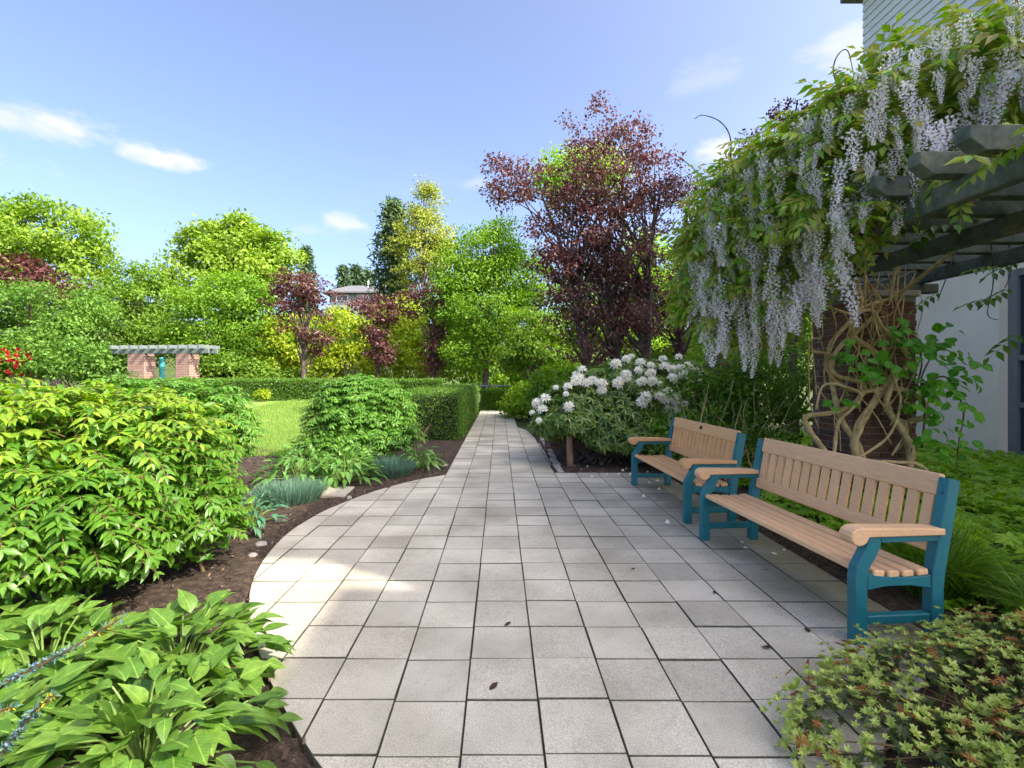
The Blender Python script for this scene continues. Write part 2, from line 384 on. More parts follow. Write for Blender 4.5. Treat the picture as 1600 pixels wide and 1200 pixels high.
class MB:
    def __init__(s):
        s.v = []
        s.f = []

    def add(s, vs, fs):
        b = len(s.v)
        s.v.extend([tuple(p) for p in vs])
        s.f.extend([tuple(i + b for i in f) for f in fs])

    def box(s, a, b, bev=0.0):
        x0, y0, z0 = a
        x1, y1, z1 = b
        if bev <= 0:
            s.add([(x0, y0, z0), (x1, y0, z0), (x1, y1, z0), (x0, y1, z0), (x0, y0, z1), (x1, y0, z1), (x1, y1, z1), (x0, y1, z1)],
                  [(3, 2, 1, 0), (4, 5, 6, 7), (0, 1, 5, 4), (1, 2, 6, 5), (2, 3, 7, 6), (3, 0, 4, 7)])
            return
        e = bev
        pts = {}
        vs = []
        for ix, x in enumerate((x0, x1)):
            for iy, y in enumerate((y0, y1)):
                for iz, z in enumerate((z0, z1)):
                    sx = (1, -1)[ix]; sy = (1, -1)[iy]; sz = (1, -1)[iz]
                    pts[(ix, iy, iz, 0)] = len(vs); vs.append((x, y + sy * e, z + sz * e))
                    pts[(ix, iy, iz, 1)] = len(vs); vs.append((x + sx * e, y, z + sz * e))
                    pts[(ix, iy, iz, 2)] = len(vs); vs.append((x + sx * e, y + sy * e, z))
        fs = []
        g = lambda a_, b_, c_, d_: pts[(a_, b_, c_, d_)]
        fs.append((g(0, 0, 0, 0), g(0, 0, 1, 0), g(0, 1, 1, 0), g(0, 1, 0, 0)))
        fs.append((g(1, 0, 0, 0), g(1, 1, 0, 0), g(1, 1, 1, 0), g(1, 0, 1, 0)))
        fs.append((g(0, 0, 0, 1), g(1, 0, 0, 1), g(1, 0, 1, 1), g(0, 0, 1, 1)))
        fs.append((g(0, 1, 0, 1), g(0, 1, 1, 1), g(1, 1, 1, 1), g(1, 1, 0, 1)))
        fs.append((g(0, 0, 0, 2), g(0, 1, 0, 2), g(1, 1, 0, 2), g(1, 0, 0, 2)))
        fs.append((g(0, 0, 1, 2), g(1, 0, 1, 2), g(1, 1, 1, 2), g(0, 1, 1, 2)))
        for i in (0, 1):
            for j in (0, 1):
                fs.append((g(i, j, 0, 0), g(i, j, 0, 1), g(i, j, 1, 1), g(i, j, 1, 0)))
                fs.append((g(i, 0, j, 0), g(i, 0, j, 2), g(i, 1, j, 2), g(i, 1, j, 0)))
                fs.append((g(0, i, j, 1), g(0, i, j, 2), g(1, i, j, 2), g(1, i, j, 1)))
        for i in (0, 1):
            for j in (0, 1):
                for k in (0, 1):
                    fs.append((g(i, j, k, 0), g(i, j, k, 1), g(i, j, k, 2)))
        s.add(vs, fs)

    def prism_x(s, poly, x0, x1, bev=0.0):
        """polygon in (y, z), extruded along x, edges of both caps softened"""
        n = len(poly)
        if bev > 0:
            cx = sum(p[0] for p in poly) / n; cz = sum(p[1] for p in poly) / n
            ins = inset(poly, bev)
            rings = [(x0, ins), (x0 + bev, poly), (x1 - bev, poly), (x1, ins)]
        else:
            rings = [(x0, poly), (x1, poly)]
        vs = []
        for x, pl in rings:
            vs += [(x, p[0], p[1]) for p in pl]
        fs = []
        for r in range(len(rings) - 1):
            for i in range(n):
                j = (i + 1) % n
                fs.append((r * n + i, r * n + j, (r + 1) * n + j, (r + 1) * n + i))
        fs.append(tuple(range(n - 1, -1, -1)))
        m = (len(rings) - 1) * n
        fs.append(tuple(m + i for i in range(n)))
        s.add(vs, fs)

    def tube(s, pts, rads, n=6, cap=True):
        pts = [Vector(p) for p in pts]
        vs = []
        up = Vector((0.13, 0.21, 0.97))
        for i, p in enumerate(pts):
            t = (pts[min(i + 1, len(pts) - 1)] - pts[max(i - 1, 0)])
            if t.length < 1e-9:
                t = Vector((0, 0, 1))
            t.normalize()
            a = t.cross(up)
            if a.length < .05:
                a = t.cross(Vector((1, 0, 0)))
            a.normalize()
            b = t.cross(a)
            r = rads[i] if hasattr(rads, '__len__') else rads
            for k in range(n):
                w = 2 * math.pi * k / n
                vs.append(p + a * (r * math.cos(w)) + b * (r * math.sin(w)))
        fs = []
        for i in range(len(pts) - 1):
            for k in range(n):
                q = (k + 1) % n
                fs.append((i * n + k, i * n + q, (i + 1) * n + q, (i + 1) * n + k))
        if cap:
            fs.append(tuple(range(n - 1, -1, -1)))
            m = (len(pts) - 1) * n
            fs.append(tuple(m + k for k in range(n)))
        s.add(vs, fs)

    def mesh(s, name, mat, smooth=False):
        me = bpy.data.meshes.new(name)
        me.from_pydata(s.v, [], s.f)
        me.materials.append(mat)
        if smooth:
            me.polygons.foreach_set('use_smooth', [True] * len(me.polygons))
        me.update()
        return me

    def build(s, name, mat, parent=None, loc=None, smooth=False):
        return link(name, s.mesh(name, mat, smooth), parent, loc)


def inset(poly, d):
    n = len(poly)
    area = sum(poly[i][0] * poly[(i + 1) % n][1] - poly[(i + 1) % n][0] * poly[i][1] for i in range(n))
    sg = 1 if area > 0 else -1
    out = []
    for i in range(n):
        p0 = Vector(poly[i - 1]); p1 = Vector(poly[i]); p2 = Vector(poly[(i + 1) % n])
        a = (p1 - p0).normalized(); b = (p2 - p1).normalized()
        na = Vector((-a.y, a.x)) * sg; nb = Vector((-b.y, b.x)) * sg
        m = na + nb
        k = m.dot(na)
        out.append(tuple(p1 + m * (d / max(k, .4))))
    return out


def link(name, me, parent=None, loc=None):
    o = bpy.data.objects.new(name, me)
    C.objects.link(o)
    if parent:
        o.parent = parent
    if loc is not None:
        o.location = loc
    return o


def empty(name, loc, label, cat, group=None, rz=0.0):
    o = bpy.data.objects.new(name, None)
    o.empty_display_size = .1
    C.objects.link(o)
    o.location = loc
    o.rotation_euler = (0, 0, rz)
    return tag(o, label, cat, group)


def tag(o, label, cat, group=None):
    o['label'] = label
    o['category'] = cat
    if group:
        o['group'] = group
    return o


def struct(o):
    o['kind'] = 'structure'
    return o


def stuff(o):
    o['kind'] = 'stuff'
    return o


def np_mesh(name, V, T, mat, uv=None, smooth=False):
    """V (n,3), T list of (k, faces array (m,k))"""
    me = bpy.data.meshes.new(name)
    nv = len(V)
    me.vertices.add(nv)
    me.vertices.foreach_set('co', np.ascontiguousarray(V, np.float32).ravel())
    loops = np.concatenate([t.ravel() for t in T])
    sizes = np.concatenate([np.full(len(t), t.shape[1], np.int32) for t in T])
    starts = np.concatenate([[0], np.cumsum(sizes)[:-1]]).astype(np.int32)
    me.loops.add(len(loops))
    me.loops.foreach_set('vertex_index', loops.astype(np.int32))
    me.polygons.add(len(sizes))
    me.polygons.foreach_set('loop_start', starts)
    me.polygons.foreach_set('loop_total', sizes)
    if smooth:
        me.polygons.foreach_set('use_smooth', np.ones(len(sizes), bool))
    if uv is not None:
        u = me.uv_layers.new(name='UVMap')
        u.data.foreach_set('uv', uv[loops].astype(np.float32).ravel())
    me.materials.append(mat)
    me.update(calc_edges=True)
    return me


class Tmpl:
    def __init__(s, v, f, uv=None):
        s.v = np.array(v, float)
        by = {}
        for q in f:
            by.setdefault(len(q), []).append(q)
        s.f = {k: np.array(a, int) for k, a in by.items()}
        s.uv = None if uv is None else np.array(uv, float)


def leaf_tmpl(width=.34, fold=.10, bend=.25, stations=5, peak=.45, taper=1.0):
    """leaf along +Y, length 1, normal +Z, base at the origin"""
    v = [(0, 0, 0)]
    uv = [(.5, 0)]
    f = []
    rows = []
    for i in range(1, stations):
        t = i / stations
        a = t / peak if t < peak else (1 - t) / (1 - peak)
        w = width * .5 * math.sin(min(1, a) * math.pi / 2) ** (taper if t < peak else 1.25)
        z = -bend * t * t
        b = len(v)
        v += [(-w, t, z + fold * w * 2), (0, t, z), (w, t, z + fold * w * 2)]
        uv += [(.5 - w / width, t), (.5, t), (.5 + w / width, t)]
        rows.append(b)
    tip = len(v)
    v.append((0, 1, -bend))
    uv.append((.5, 1))
    f += [(0, rows[0] + 1, rows[0]), (0, rows[0] + 2, rows[0] + 1)]
    for a, b in zip(rows, rows[1:]):
        f += [(a, a + 1, b + 1, b), (a + 1, a + 2, b + 2, b + 1)]
    l = rows[-1]
    f += [(l, l + 1, tip), (l + 1, l + 2, tip)]
    return Tmpl(v, f, uv)


def simple_leaf(width=.5, fold=.12, bend=.15):
    w = width / 2
    return Tmpl([(0, 0, 0), (-w, .45, fold * width), (w, .45, fold * width), (0, 1, -bend)], [(0, 2, 3), (0, 3, 1)], [(.5, 0), (0, .45), (1, .45), (.5, 1)])


def norm(a):
    return a / np.maximum(np.linalg.norm(a, axis=-1, keepdims=True), 1e-9)


def frames(axis, nrm):
    y = norm(axis)
    z = norm(nrm - y * np.sum(nrm * y, -1, keepdims=True))
    x = np.cross(y, z)
    return np.stack([x, y, z], -1)          # columns


def scatter(name, tm, pos, rot, scl, mat, origin=(0, 0, 0), smooth=False):
    n = len(pos)
    if np.isscalar(scl):
        scl = np.full(n, scl)
    if scl.ndim == 1:
        tv = tm.v[None] * scl[:, None, None]
    else:
        tv = tm.v[None] * scl[:, None, :]
    V = np.einsum('nij,nkj->nki', rot, tv) + (pos - np.array(origin))[:, None, :]
    k = len(tm.v)
    off = (np.arange(n) * k)
    T = [(f[None] + off[:, None, None]).reshape(-1, f.shape[1]) for f in tm.f.values()]
    uv = None if tm.uv is None else np.tile(tm.uv, (n, 1))
    return np_mesh(name, V.reshape(-1, 3), T, mat, uv, smooth)


def tmpl_mesh(name, tm, mat, smooth=True):
    return np_mesh(name, tm.v, list(tm.f.values()), mat, tm.uv, smooth)


def project(pos):
    return VX + F * pos[:, 0] / pos[:, 1], VY - F * (pos[:, 2] - CAMH) / pos[:, 1]


def pick_visible(pos, size, n, cell=9.0):
    """indices of the n pieces that show largest: the nearest of each small cell of the picture, by projected size"""
    x, y = project(pos)
    ok = (pos[:, 1] > .3) & (x > -20) & (x < 1620) & (y > 0) & (y < 1210)
    best = {}
    for i in np.nonzero(ok)[0]:
        key = (int(x[i] // cell), int(y[i] // cell))
        if key not in best or pos[i, 1] < pos[best[key], 1]:
            best[key] = i
    ids = np.array(list(best.values()), int)
    if len(ids) == 0:
        return ids
    px = size[ids] * F / pos[ids, 1]
    return ids[np.argsort(-px * (1 + .35 * RNG.random(len(ids))))][:n]


def place_pieces(name, meshes, pos, rot, scl, parent, rngi):
    base = np.array(parent.location)
    for i in range(len(pos)):
        o = bpy.data.objects.new(name, meshes[int(rngi.integers(len(meshes)))])
        C.objects.link(o)
        o.parent = parent
        m = np.eye(4)
        s = scl[i] if np.ndim(scl[i]) == 0 else scl[i]
        m[:3, :3] = rot[i] * s
        m[:3, 3] = pos[i] - base
        o.matrix_basis = Matrix(m.tolist())


def split_leaves(plant, tms, pos, rot, scl, mat, nparts=300, piece='leaf', rest='foliage', cell=9.0):
    """the leaves that show largest become parts of their own, the rest one part"""
    meshes = [tmpl_mesh(piece, t, mat) for t in tms]
    idx = pick_visible(pos, scl if scl.ndim == 1 else scl[:, 1], nparts, cell)
    msk = np.ones(len(pos), bool)
    msk[idx] = False
    place_pieces(piece, meshes, pos[idx], rot[idx], scl[idx], plant, RNG)
    if msk.any():
        o = link(rest, scatter(rest, tms[0], pos[msk], rot[msk], scl[msk], mat, plant.location), plant)
        stuff(o)


def rand_dirs(n):
    return norm(RNG.normal(size=(n, 3)))


# ------------------------------------------------------------------ terrain
PATIO = [(-.814, 21.0), (-.814, 7.42), (-1.10, 7.15), (-1.42, 6.75), (-1.68, 6.25), (-1.88, 5.7), (-1.99, 5.2), (-2.02, 4.75), (-1.98, 4.3), (-1.88, 3.8), (-1.72, 3.36),
         (-1.48, 2.92), (-1.16, 2.45), (-.80, 2.0), (-.4, 1.6), (.05, 1.25), (.7, 1.1), (1.15, 1.45), (1.45, 1.9), (1.9, 2.3), (2.486, 2.62), (2.486, 7.552), (.846, 7.552),
         (.87, 8.6), (.88, 10.1), (.83, 11.8), (.74, 13.3), (.506, 14.2), (.506, 21.0)]


def chaikin(p, a, b):
    """round the corners of the outline between indices a and b"""
    for _ in range(2):
        q = [p[a]]
        for i in range(a, b):
            u, v = Vector(p[i]), Vector(p[i + 1])
            q += [tuple(u.lerp(v, .25)), tuple(u.lerp(v, .75))]
        q.append(p[b])
        p = p[:a] + q + p[b + 1:]
        b = a + len(q) - 1
    return p


PATIO = chaikin(PATIO, 1, 20)


def inside(px, py, poly):
    r = np.zeros(px.shape, bool)
    n = len(poly)
    for i in range(n):
        x0, y0 = poly[i]
        x1, y1 = poly[(i + 1) % n]
        c = ((y0 > py) != (y1 > py)) & (px < (x1 - x0) * (py - y0) / ((y1 - y0) if abs(y1 - y0) > 1e-12 else 1e-12) + x0)
        r ^= c
    return r


def sstep(t):
    t = np.clip(t, 0, 1)
    return t * t * (3 - 2 * t)


def lawn_z(x, y):
    return .43 * sstep((np.asarray(y) - 9.0) / 11.0) * sstep((-np.asarray(x) - 2.4) / 1.6)


def grid(x0, x1, nx, y0, y1, ny, zf):
    xs = np.linspace(x0, x1, nx)
    ys = np.linspace(y0, y1, ny)
    X, Y = np.meshgrid(xs, ys)
    Z = zf(X, Y)
    V = np.stack([X.ravel(), Y.ravel(), Z.ravel()], -1)
    i = np.arange((ny - 1) * nx).reshape(ny - 1, nx)[:, :-1].ravel()
    return V, np.stack([i, i + 1, i + nx + 1, i + nx], -1)


def ground_z(x, y):
    return -.09 + lawn_z(x, y) * 0.96 + 7.5 * sstep((np.asarray(y) - 38) / 26.0) + 0 * x


def uneven(lo, fine, hi, n0, n1, step):
    return np.concatenate([np.linspace(lo, fine[0], n0, endpoint=False), np.arange(fine[0], fine[1], step), np.linspace(fine[1], hi, n1)])


xs = uneven(-900, (-30, 30), 900, 12, 12, .8)
ys = uneven(-400, (-6, 70), 1500, 10, 14, .8)
X, Y = np.meshgrid(xs, ys)
V = np.stack([X.ravel(), Y.ravel(), ground_z(X, Y).ravel()], -1)
nx, ny = len(xs), len(ys)
i = np.arange((ny - 1) * nx).reshape(ny - 1, nx)[:, :-1].ravel()
struct(link('ground', np_mesh('ground', V, [np.stack([i, i + 1, i + nx + 1, i + nx], -1)], M_EARTH, smooth=True)))

# mulch bed round the paving
_ph = RNG.random(12) * 6.28


def bumps(X, Y):
    return .012 * np.sin(3.1 * X + _ph[0]) * np.sin(2.7 * Y + _ph[1]) + .009 * np.sin(9 * X + _ph[2] + 2 * np.sin(4 * Y)) * np.sin(8 * Y + _ph[3]) + .005 * np.sin(23 * X + _ph[4]) * np.sin(21 * Y + _ph[5])


def bed_z(X, Y):
    ins = inside(X, Y, PATIO)
    # soften: average membership of four neighbours
    d = .07
    k = sum(inside(X + a, Y + b, PATIO).astype(float) for a, b in ((d, 0), (-d, 0), (0, d), (0, -d))) / 4
    z = np.where(ins, -.06, .012 + bumps(X, Y) - .02 * k)
    fade = np.clip(np.minimum.reduce([X + 7.2, 8.9 - X, Y - .2, 13.2 - Y]) / .6, 0, 1)
    return z * fade - .1 * (1 - fade)


V, Q = grid(-7.4, 9.1, 236, 0.0, 13.4, 192, bed_z)
struct(link('planting_bed', np_mesh('planting_bed', V, [Q], M_MULCH, smooth=True)))

n = 9000
px = RNG.uniform(-4.5, 4.2, n); py = RNG.uniform(1.2, 9.5, n)
keep = ~inside(px, py, PATIO)
px, py = px[keep], py[keep]
pos = np.stack([px, py, bed_z(px, py) + .006], -1)
nn = norm(np.stack([RNG.normal(0, .5, len(px)), RNG.normal(0, .5, len(px)), np.ones(len(px))], -1))
ax = rand_dirs(len(px))
chip = Tmpl([(-.3, 0, 0), (.3, .06, .05), (.22, 1, 0), (-.18, .9, .04), (0, .5, .14)], [(0, 1, 4), (1, 2, 4), (2, 3, 4), (3, 0, 4)])
o = link('bark_chips', scatter('bark_chips', chip, pos, frames(ax, nn), RNG.uniform(.012, .042, len(px)), M_CHIP))
stuff(tag(o, 'loose dark bark chips strewn over the planting beds', 'mulch'))

# lawn
def lz(X, Y):
    return lawn_z(X, Y) + .012
V, Q = grid(-15, -2.55, 60, 9.2, 20.6, 60, lz)
struct(link('lawn', np_mesh('lawn', V, [Q], M_LAWN, smooth=True)))
n = 60000
px = RNG.uniform(-8.5, -2.5, n); py = 9.0 + 11.3 * RNG.random(n) ** 1.3
pos = np.stack([px, py, lz(px, py)], -1)
ax = norm(np.stack([RNG.normal(0, .35, n), RNG.normal(0, .35, n), np.ones(n)], -1))
blade = Tmpl([(-.06, 0, 0), (.06, 0, 0), (0, 1, .1)], [(0, 1, 2)])
o = link('lawn_grass', scatter('lawn_grass', blade, pos, frames(ax, rand_dirs(n)), RNG.uniform(.03, .06, n) * (1 + py / 20), M_GRASSBLADE))
stuff(tag(o, 'short mown grass of the lawn beyond the shrubs', 'grass'))

# ------------------------------------------------------------------ paving
CELL, JX, JY = .33, -.154, 2.272
GAP = .0030
TH = .055


def clip_cell(poly, x0, x1, y0, y1):
    def cl(pts, f, inter):
        out = []
        for i in range(len(pts)):
            a, b = pts[i - 1], pts[i]
            ia, ib = f(a), f(b)
            if ib:
                if not ia:
                    out.append(inter(a, b))
                out.append(b)
            elif ia:
                out.append(inter(a, b))
        return out
    ix = lambda v: (lambda a, b: (v, a[1] + (b[1] - a[1]) * (v - a[0]) / (b[0] - a[0])))
    iy = lambda v: (lambda a, b: (a[0] + (b[0] - a[0]) * (v - a[1]) / (b[1] - a[1]), v))
    p = cl(poly, lambda q: q[0] >= x0, ix(x0))
    if p: p = cl(p, lambda q: q[0] <= x1, ix(x1))
    if p: p = cl(p, lambda q: q[1] >= y0, iy(y0))
    if p: p = cl(p, lambda q: q[1] <= y1, iy(y1))
    out = []
    for q in p or []:
        if not out or (abs(q[0] - out[-1][0]) + abs(q[1] - out[-1][1])) > .004:
            out.append(q)
    if len(out) > 1 and (abs(out[0][0] - out[-1][0]) + abs(out[0][1] - out[-1][1])) <= .004:
        out.pop()
    return out


def area(p):
    return .5 * sum(p[i - 1][0] * p[i][1] - p[i][0] * p[i - 1][1] for i in range(len(p)))


def smooth_closed(poly, fixed=()):
    return poly


def slab_geo(poly, b=.0025):
    """slab with softened top edge, top at z = 0"""
    n = len(poly)
    if area(poly) < 0:
        poly = poly[::-1]
    ins = inset(poly, b)
    vs = [(p[0], p[1], -TH) for p in poly] + [(p[0], p[1], -b) for p in poly] + [(p[0], p[1], 0) for p in ins]
    fs = []
    for r in range(2):
        for i in range(n):
            j = (i + 1) % n
            fs.append((r * n + i, r * n + j, (r + 1) * n + j, (r + 1) * n + i))
    fs.append(tuple(2 * n + i for i in range(n)))
    return vs, fs


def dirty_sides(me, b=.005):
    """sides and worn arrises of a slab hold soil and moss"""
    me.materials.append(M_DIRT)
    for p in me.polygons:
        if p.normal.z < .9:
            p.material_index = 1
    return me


mb = MB()
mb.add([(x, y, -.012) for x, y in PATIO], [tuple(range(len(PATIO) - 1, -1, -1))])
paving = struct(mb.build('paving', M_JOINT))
cells = []
h = CELL / 2 - GAP
full_meshes = []
for k in range(4):
    m_ = MB()
    w = [random.uniform(-.0015, .0015) for _ in range(8)]
    m_.add(*slab_geo([(-h + w[0], -h + w[1]), (h + w[2], -h + w[3]), (h + w[4], h + w[5]), (-h + w[6], h + w[7])]))
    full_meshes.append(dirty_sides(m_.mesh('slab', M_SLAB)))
jj = 0
for col in range(-7, 9):
    for row in range(-5, 58):
        # courses of neighbouring columns drift a little, as laid by hand
        dy = .010 * math.sin(col * 1.7) + (.03 if (col in (-3, 2) and row > 20) else 0)
        x0 = JX + col * CELL; y0 = JY + row * CELL + dy
        q = clip_cell(PATIO, x0 + GAP, x0 + CELL - GAP, y0 + GAP, y0 + CELL - GAP)
        if len(q) < 3:
            continue
        a = abs(area(q))
        if a < .006:
            continue
        isfull = a > .96 * (2 * h) ** 2 and len(q) == 4
        cx, cy = x0 + CELL / 2, y0 + CELL / 2
        cells.append((cy, cx, isfull, q))
cells.sort(key=lambda c: c[0] if c[0] > 1.9 else c[0] + 100)
far = MB()
for i, (cy, cx, isfull, q) in enumerate(cells):
    dz = random.uniform(-.003, .003)
    if i < 300:
        if isfull:
            o = link('slab', full_meshes[random.randrange(4)], paving)
        else:
            m_ = MB()
            m_.add(*slab_geo([(p[0] - cx, p[1] - cy) for p in q]))
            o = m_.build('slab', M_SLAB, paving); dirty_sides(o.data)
        o.location = (cx + (random.uniform(-.0016, .0016) if isfull else 0), cy + (random.uniform(-.0016, .0016) if isfull else 0), dz)
        o.rotation_euler = (random.uniform(-.004, .004), random.uniform(-.004, .004), random.uniform(-.004, .004) if isfull else 0)
    else:
        vs, fs = slab_geo(q)
        far.add([(v[0], v[1], v[2] + dz) for v in vs], fs)
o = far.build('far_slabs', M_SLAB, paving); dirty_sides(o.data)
stuff(o)

# ------------------------------------------------------------------ building on the right
WX = 8.6
bld = empty('building', (WX + 3, 8, 0), 'tall building with pale stucco wall below and grey lap siding above', 'building')
B0 = Vector(bld.location)


def part(mb_, name, mat, parent, smooth=False, origin=None):
    o_ = origin if origin is not None else Vector(parent.location)
    mb_.v = [(v[0] - o_[0], v[1] - o_[1], v[2] - o_[2]) for v in mb_.v]
    return mb_.build(name, mat, parent, smooth=smooth)


m_ = MB(); m_.box((WX, 8.48, -.1), (WX + 7, 11.7, 6.2)); part(m_, 'stucco_wall', M_STUCCO, bld)
m_ = MB(); m_.box((WX + .165, -12, 3.3), (WX + 7, 8.478, 6.2)); part(m_, 'stucco_wall', M_STUCCO, bld)
m_ = MB(); m_.box((WX + .165, -12, -.1), (WX + 7, 8.478, .12)); part(m_, 'plinth', M_STUCCO, bld)
m_ = MB(); m_.box((WX + .06, -2.3, 6.202), (WX + 7, 11.64, 10.5)); part(m_, 'upper_wall', M_SIDING, bld)
m_ = MB(); m_.box((WX + .06, -12, 6.202), (WX + 7, -2.302, 9.45)); part(m_, 'upper_wall', M_SIDING, bld)  # unseen lower wing, its step down added to shape the sun patch
m_ = MB(); m_.box((WX - .35, -12.3, 9.45), (WX + 7.3, -2.4, 9.62), .02); part(m_, 'roof', M_ROOF, bld)  # unseen low roof, height chosen for where sunlight reaches the paving
for k in range(23):
    z = 6.22 + k * .185
    m_ = MB()
    x0 = WX; ys_ = -12 if z < 9.2 else -2.3  # upper boards stop at the added roof step
    m_.add([(x0 + .045, ys_, z + .19), (x0 + .015, ys_, z), (x0 + .06, ys_, z), (x0 + .06, ys_, z + .19), (x0 + .045, 11.7, z + .19), (x0 + .015, 11.7, z), (x0 + .06, 11.7, z), (x0 + .06, 11.7, z + .19)],
           [(0, 1, 5, 4), (1, 2, 6, 5), (0, 3, 2, 1), (4, 5, 6, 7), (3, 0, 4, 7)])
    part(m_, 'siding_board', M_SIDING, bld)
m_ = MB(); m_.box((WX - .35, -2.39, 10.5), (WX + 7.3, 11.95, 10.7), .02); part(m_, 'roof', M_ROOF, bld)
# tall windows beside the stucco pier
for k, y1 in enumerate((8.478, 6.9, 5.3, 3.7)):
    y0 = y1 - 1.5
    fr = MB(); xw = WX + .18
    fr.box((xw - .03, y1 - .16, .122), (xw + .08, y1 - .001, 3.298))
    fr.box((xw - .03, y0 - .098, .122), (xw + .08, y0 + .06, 3.298))
    for z in (.125, .95, 1.75, 3.18):
        fr.box((xw - .025, y0 + .061, z), (xw + .07, y1 - .161, z + .09))
    w_ = part(fr, 'window', M_FRAME, bld)
    for (za, zb) in ((.215, .95), (1.04, 1.75), (1.84, 3.18)):
        g_ = MB(); g_.box((xw + .02, y0 + .061, za + .001), (xw + .035, y1 - .161, zb - .001))
        g_.v = [(v[0] - B0[0], v[1] - B0[1], v[2] - B0[2]) for v in g_.v]
        g_.build('pane', GLASS, w_)

# ------------------------------------------------------------------ brick pillars and pergola
def brick_mesh(l, d, hgt):
    m_ = MB(); m_.box((-l / 2, -d / 2, -hgt / 2), (l / 2, d / 2, hgt / 2), .004)
    return m_.mesh('brick', M_BRICK)


BL, BD, BH, MJ = .2, .09, .064, .010
BM_FULL = brick_mesh(BL, BD, BH)
BM_HALF = brick_mesh(.11, BD, BH)


def brick_pillar(cx, cy, w, hgt, label, individual=True):
    t = empty('brick_pillar', (cx, cy, 0), label, 'pillar', 'brick pillars of the wisteria pergola')
    m_ = MB(); m_.box((-w / 2 + .007, -w / 2 + .007, -.1), (w / 2 - .007, w / 2 - .007, hgt)); m_.build('mortar_core', M_MORTAR, t)
    rest = MB()
    nc = int((hgt) / (BH + MJ))
    for c in range(nc):
        z = c * (BH + MJ) + BH / 2 + .005
        for face in range(4):
            # faces: 0 front (-Y), 1 left (-X), 2 back, 3 right
            span = w if face % 2 == 0 else w - 2 * BD - .016
            u = -span / 2
            half_first = (c + face) % 2
            seq = []
            first = True
            while u < span / 2 - .03:
                l = .095 if (first and half_first) else BL
                first = False
                l = min(l, span / 2 - u)
                seq.append((u + l / 2, l))
                u += l + MJ
            for (uc, l) in seq:
                off = -w / 2 + BD / 2
                if face == 0: p = (uc, off)
                elif face == 1: p = (off, uc)
                elif face == 2: p = (uc, -off)
                else: p = (-off, uc)
                rz = 0 if face % 2 == 0 else R(90)
                j = random.uniform(-.0025, .0025)
                if face in (0, 1) and individual:
                    o = link('brick', BM_FULL if l > .15 else BM_HALF, t)
                    o.location = (p[0] + (j if face == 1 else 0), p[1] + (j if face == 0 else 0), z)
                    o.scale = (l / (BL if l > .15 else .11), 1, 1)
                    o.rotation_euler = (0, 0, rz)
                else:
                    a, b = (l / 2, BD / 2) if face % 2 == 0 else (BD / 2, l / 2)
                    rest.box((p[0] - a, p[1] - b, z - BH / 2), (p[0] + a, p[1] + b, z + BH / 2), .004)
    stuff(rest.build('bricks', M_BRICK, t))
    m_ = MB(); m_.box((-w / 2 - .03, -w / 2 - .03, hgt + .001), (w / 2 + .03, w / 2 + .03, hgt + .07), .008); m_.build('cap', M_STONE, t)
    return t


PW, PCX, PCY, PH = .75, 4.515, 6.145, 2.42
brick_pillar(PCX, PCY, PW, PH, 'square brown brick pillar wrapped in twisting bare vine stems')
brick_pillar(4.35, 9.3, .7, 2.42, 'brown brick pillar half hidden in tangled greenery behind the farther bench', False)

pg = empty('pergola', (4.2, 5.0, 2.4), 'weathered green timber pergola overhead with chamfered rafter ends under the wisteria', 'pergola')
PG = Vector(pg.location)


def timber(name, a, b, mat=M_BEAM, parent=pg, bev=.008):
    m_ = MB(); m_.box(a, b, bev)
    return part(m_, name, mat, parent)


ZB = 2.60
FX, RX = 2.90, 5.03
timber('cross_beam', (FX - .15, PCY - .23, 2.492), (RX + .25, PCY - .09, ZB - .001))
timber('cross_beam', (FX - .15, PCY + .09, 2.492), (RX + .25, PCY + .23, ZB - .001))
timber('front_beam', (FX, 0.6, ZB), (FX + .09, 6.9, ZB + .15))
timber('rear_beam', (RX, 0.6, ZB), (RX + .09, 6.9, ZB + .15))
timber('middle_beam', (3.95, 0.6, ZB), (4.04, 6.9, ZB + .15))
yr = 2.79
yrs = [2.79 - .36 * 3, 2.79 - .36 * 2, 2.79 - .36, 2.79, 3.12, 3.49] + [3.49 + .4 * k for k in range(1, 9)]
for y in yrs:
    m_ = MB()
    z0, z1 = ZB + .152, ZB + .152 + .145
    x0, x1 = 2.62, 5.5
    prof = [(x0 + .09, z0), (x1 - .09, z0), (x1, z0 + .07), (x1, z1), (x0, z1), (x0, z0 + .07)]
    # prism along y
    mm_ = MB(); mm_.prism_x(prof, y - .05, y + .05, .006)
    m_.add([(v[1], v[0], v[2]) for v in mm_.v], [f[::-1] for f in mm_.f])
    part(m_, 'rafter', M_BEAM, pg)
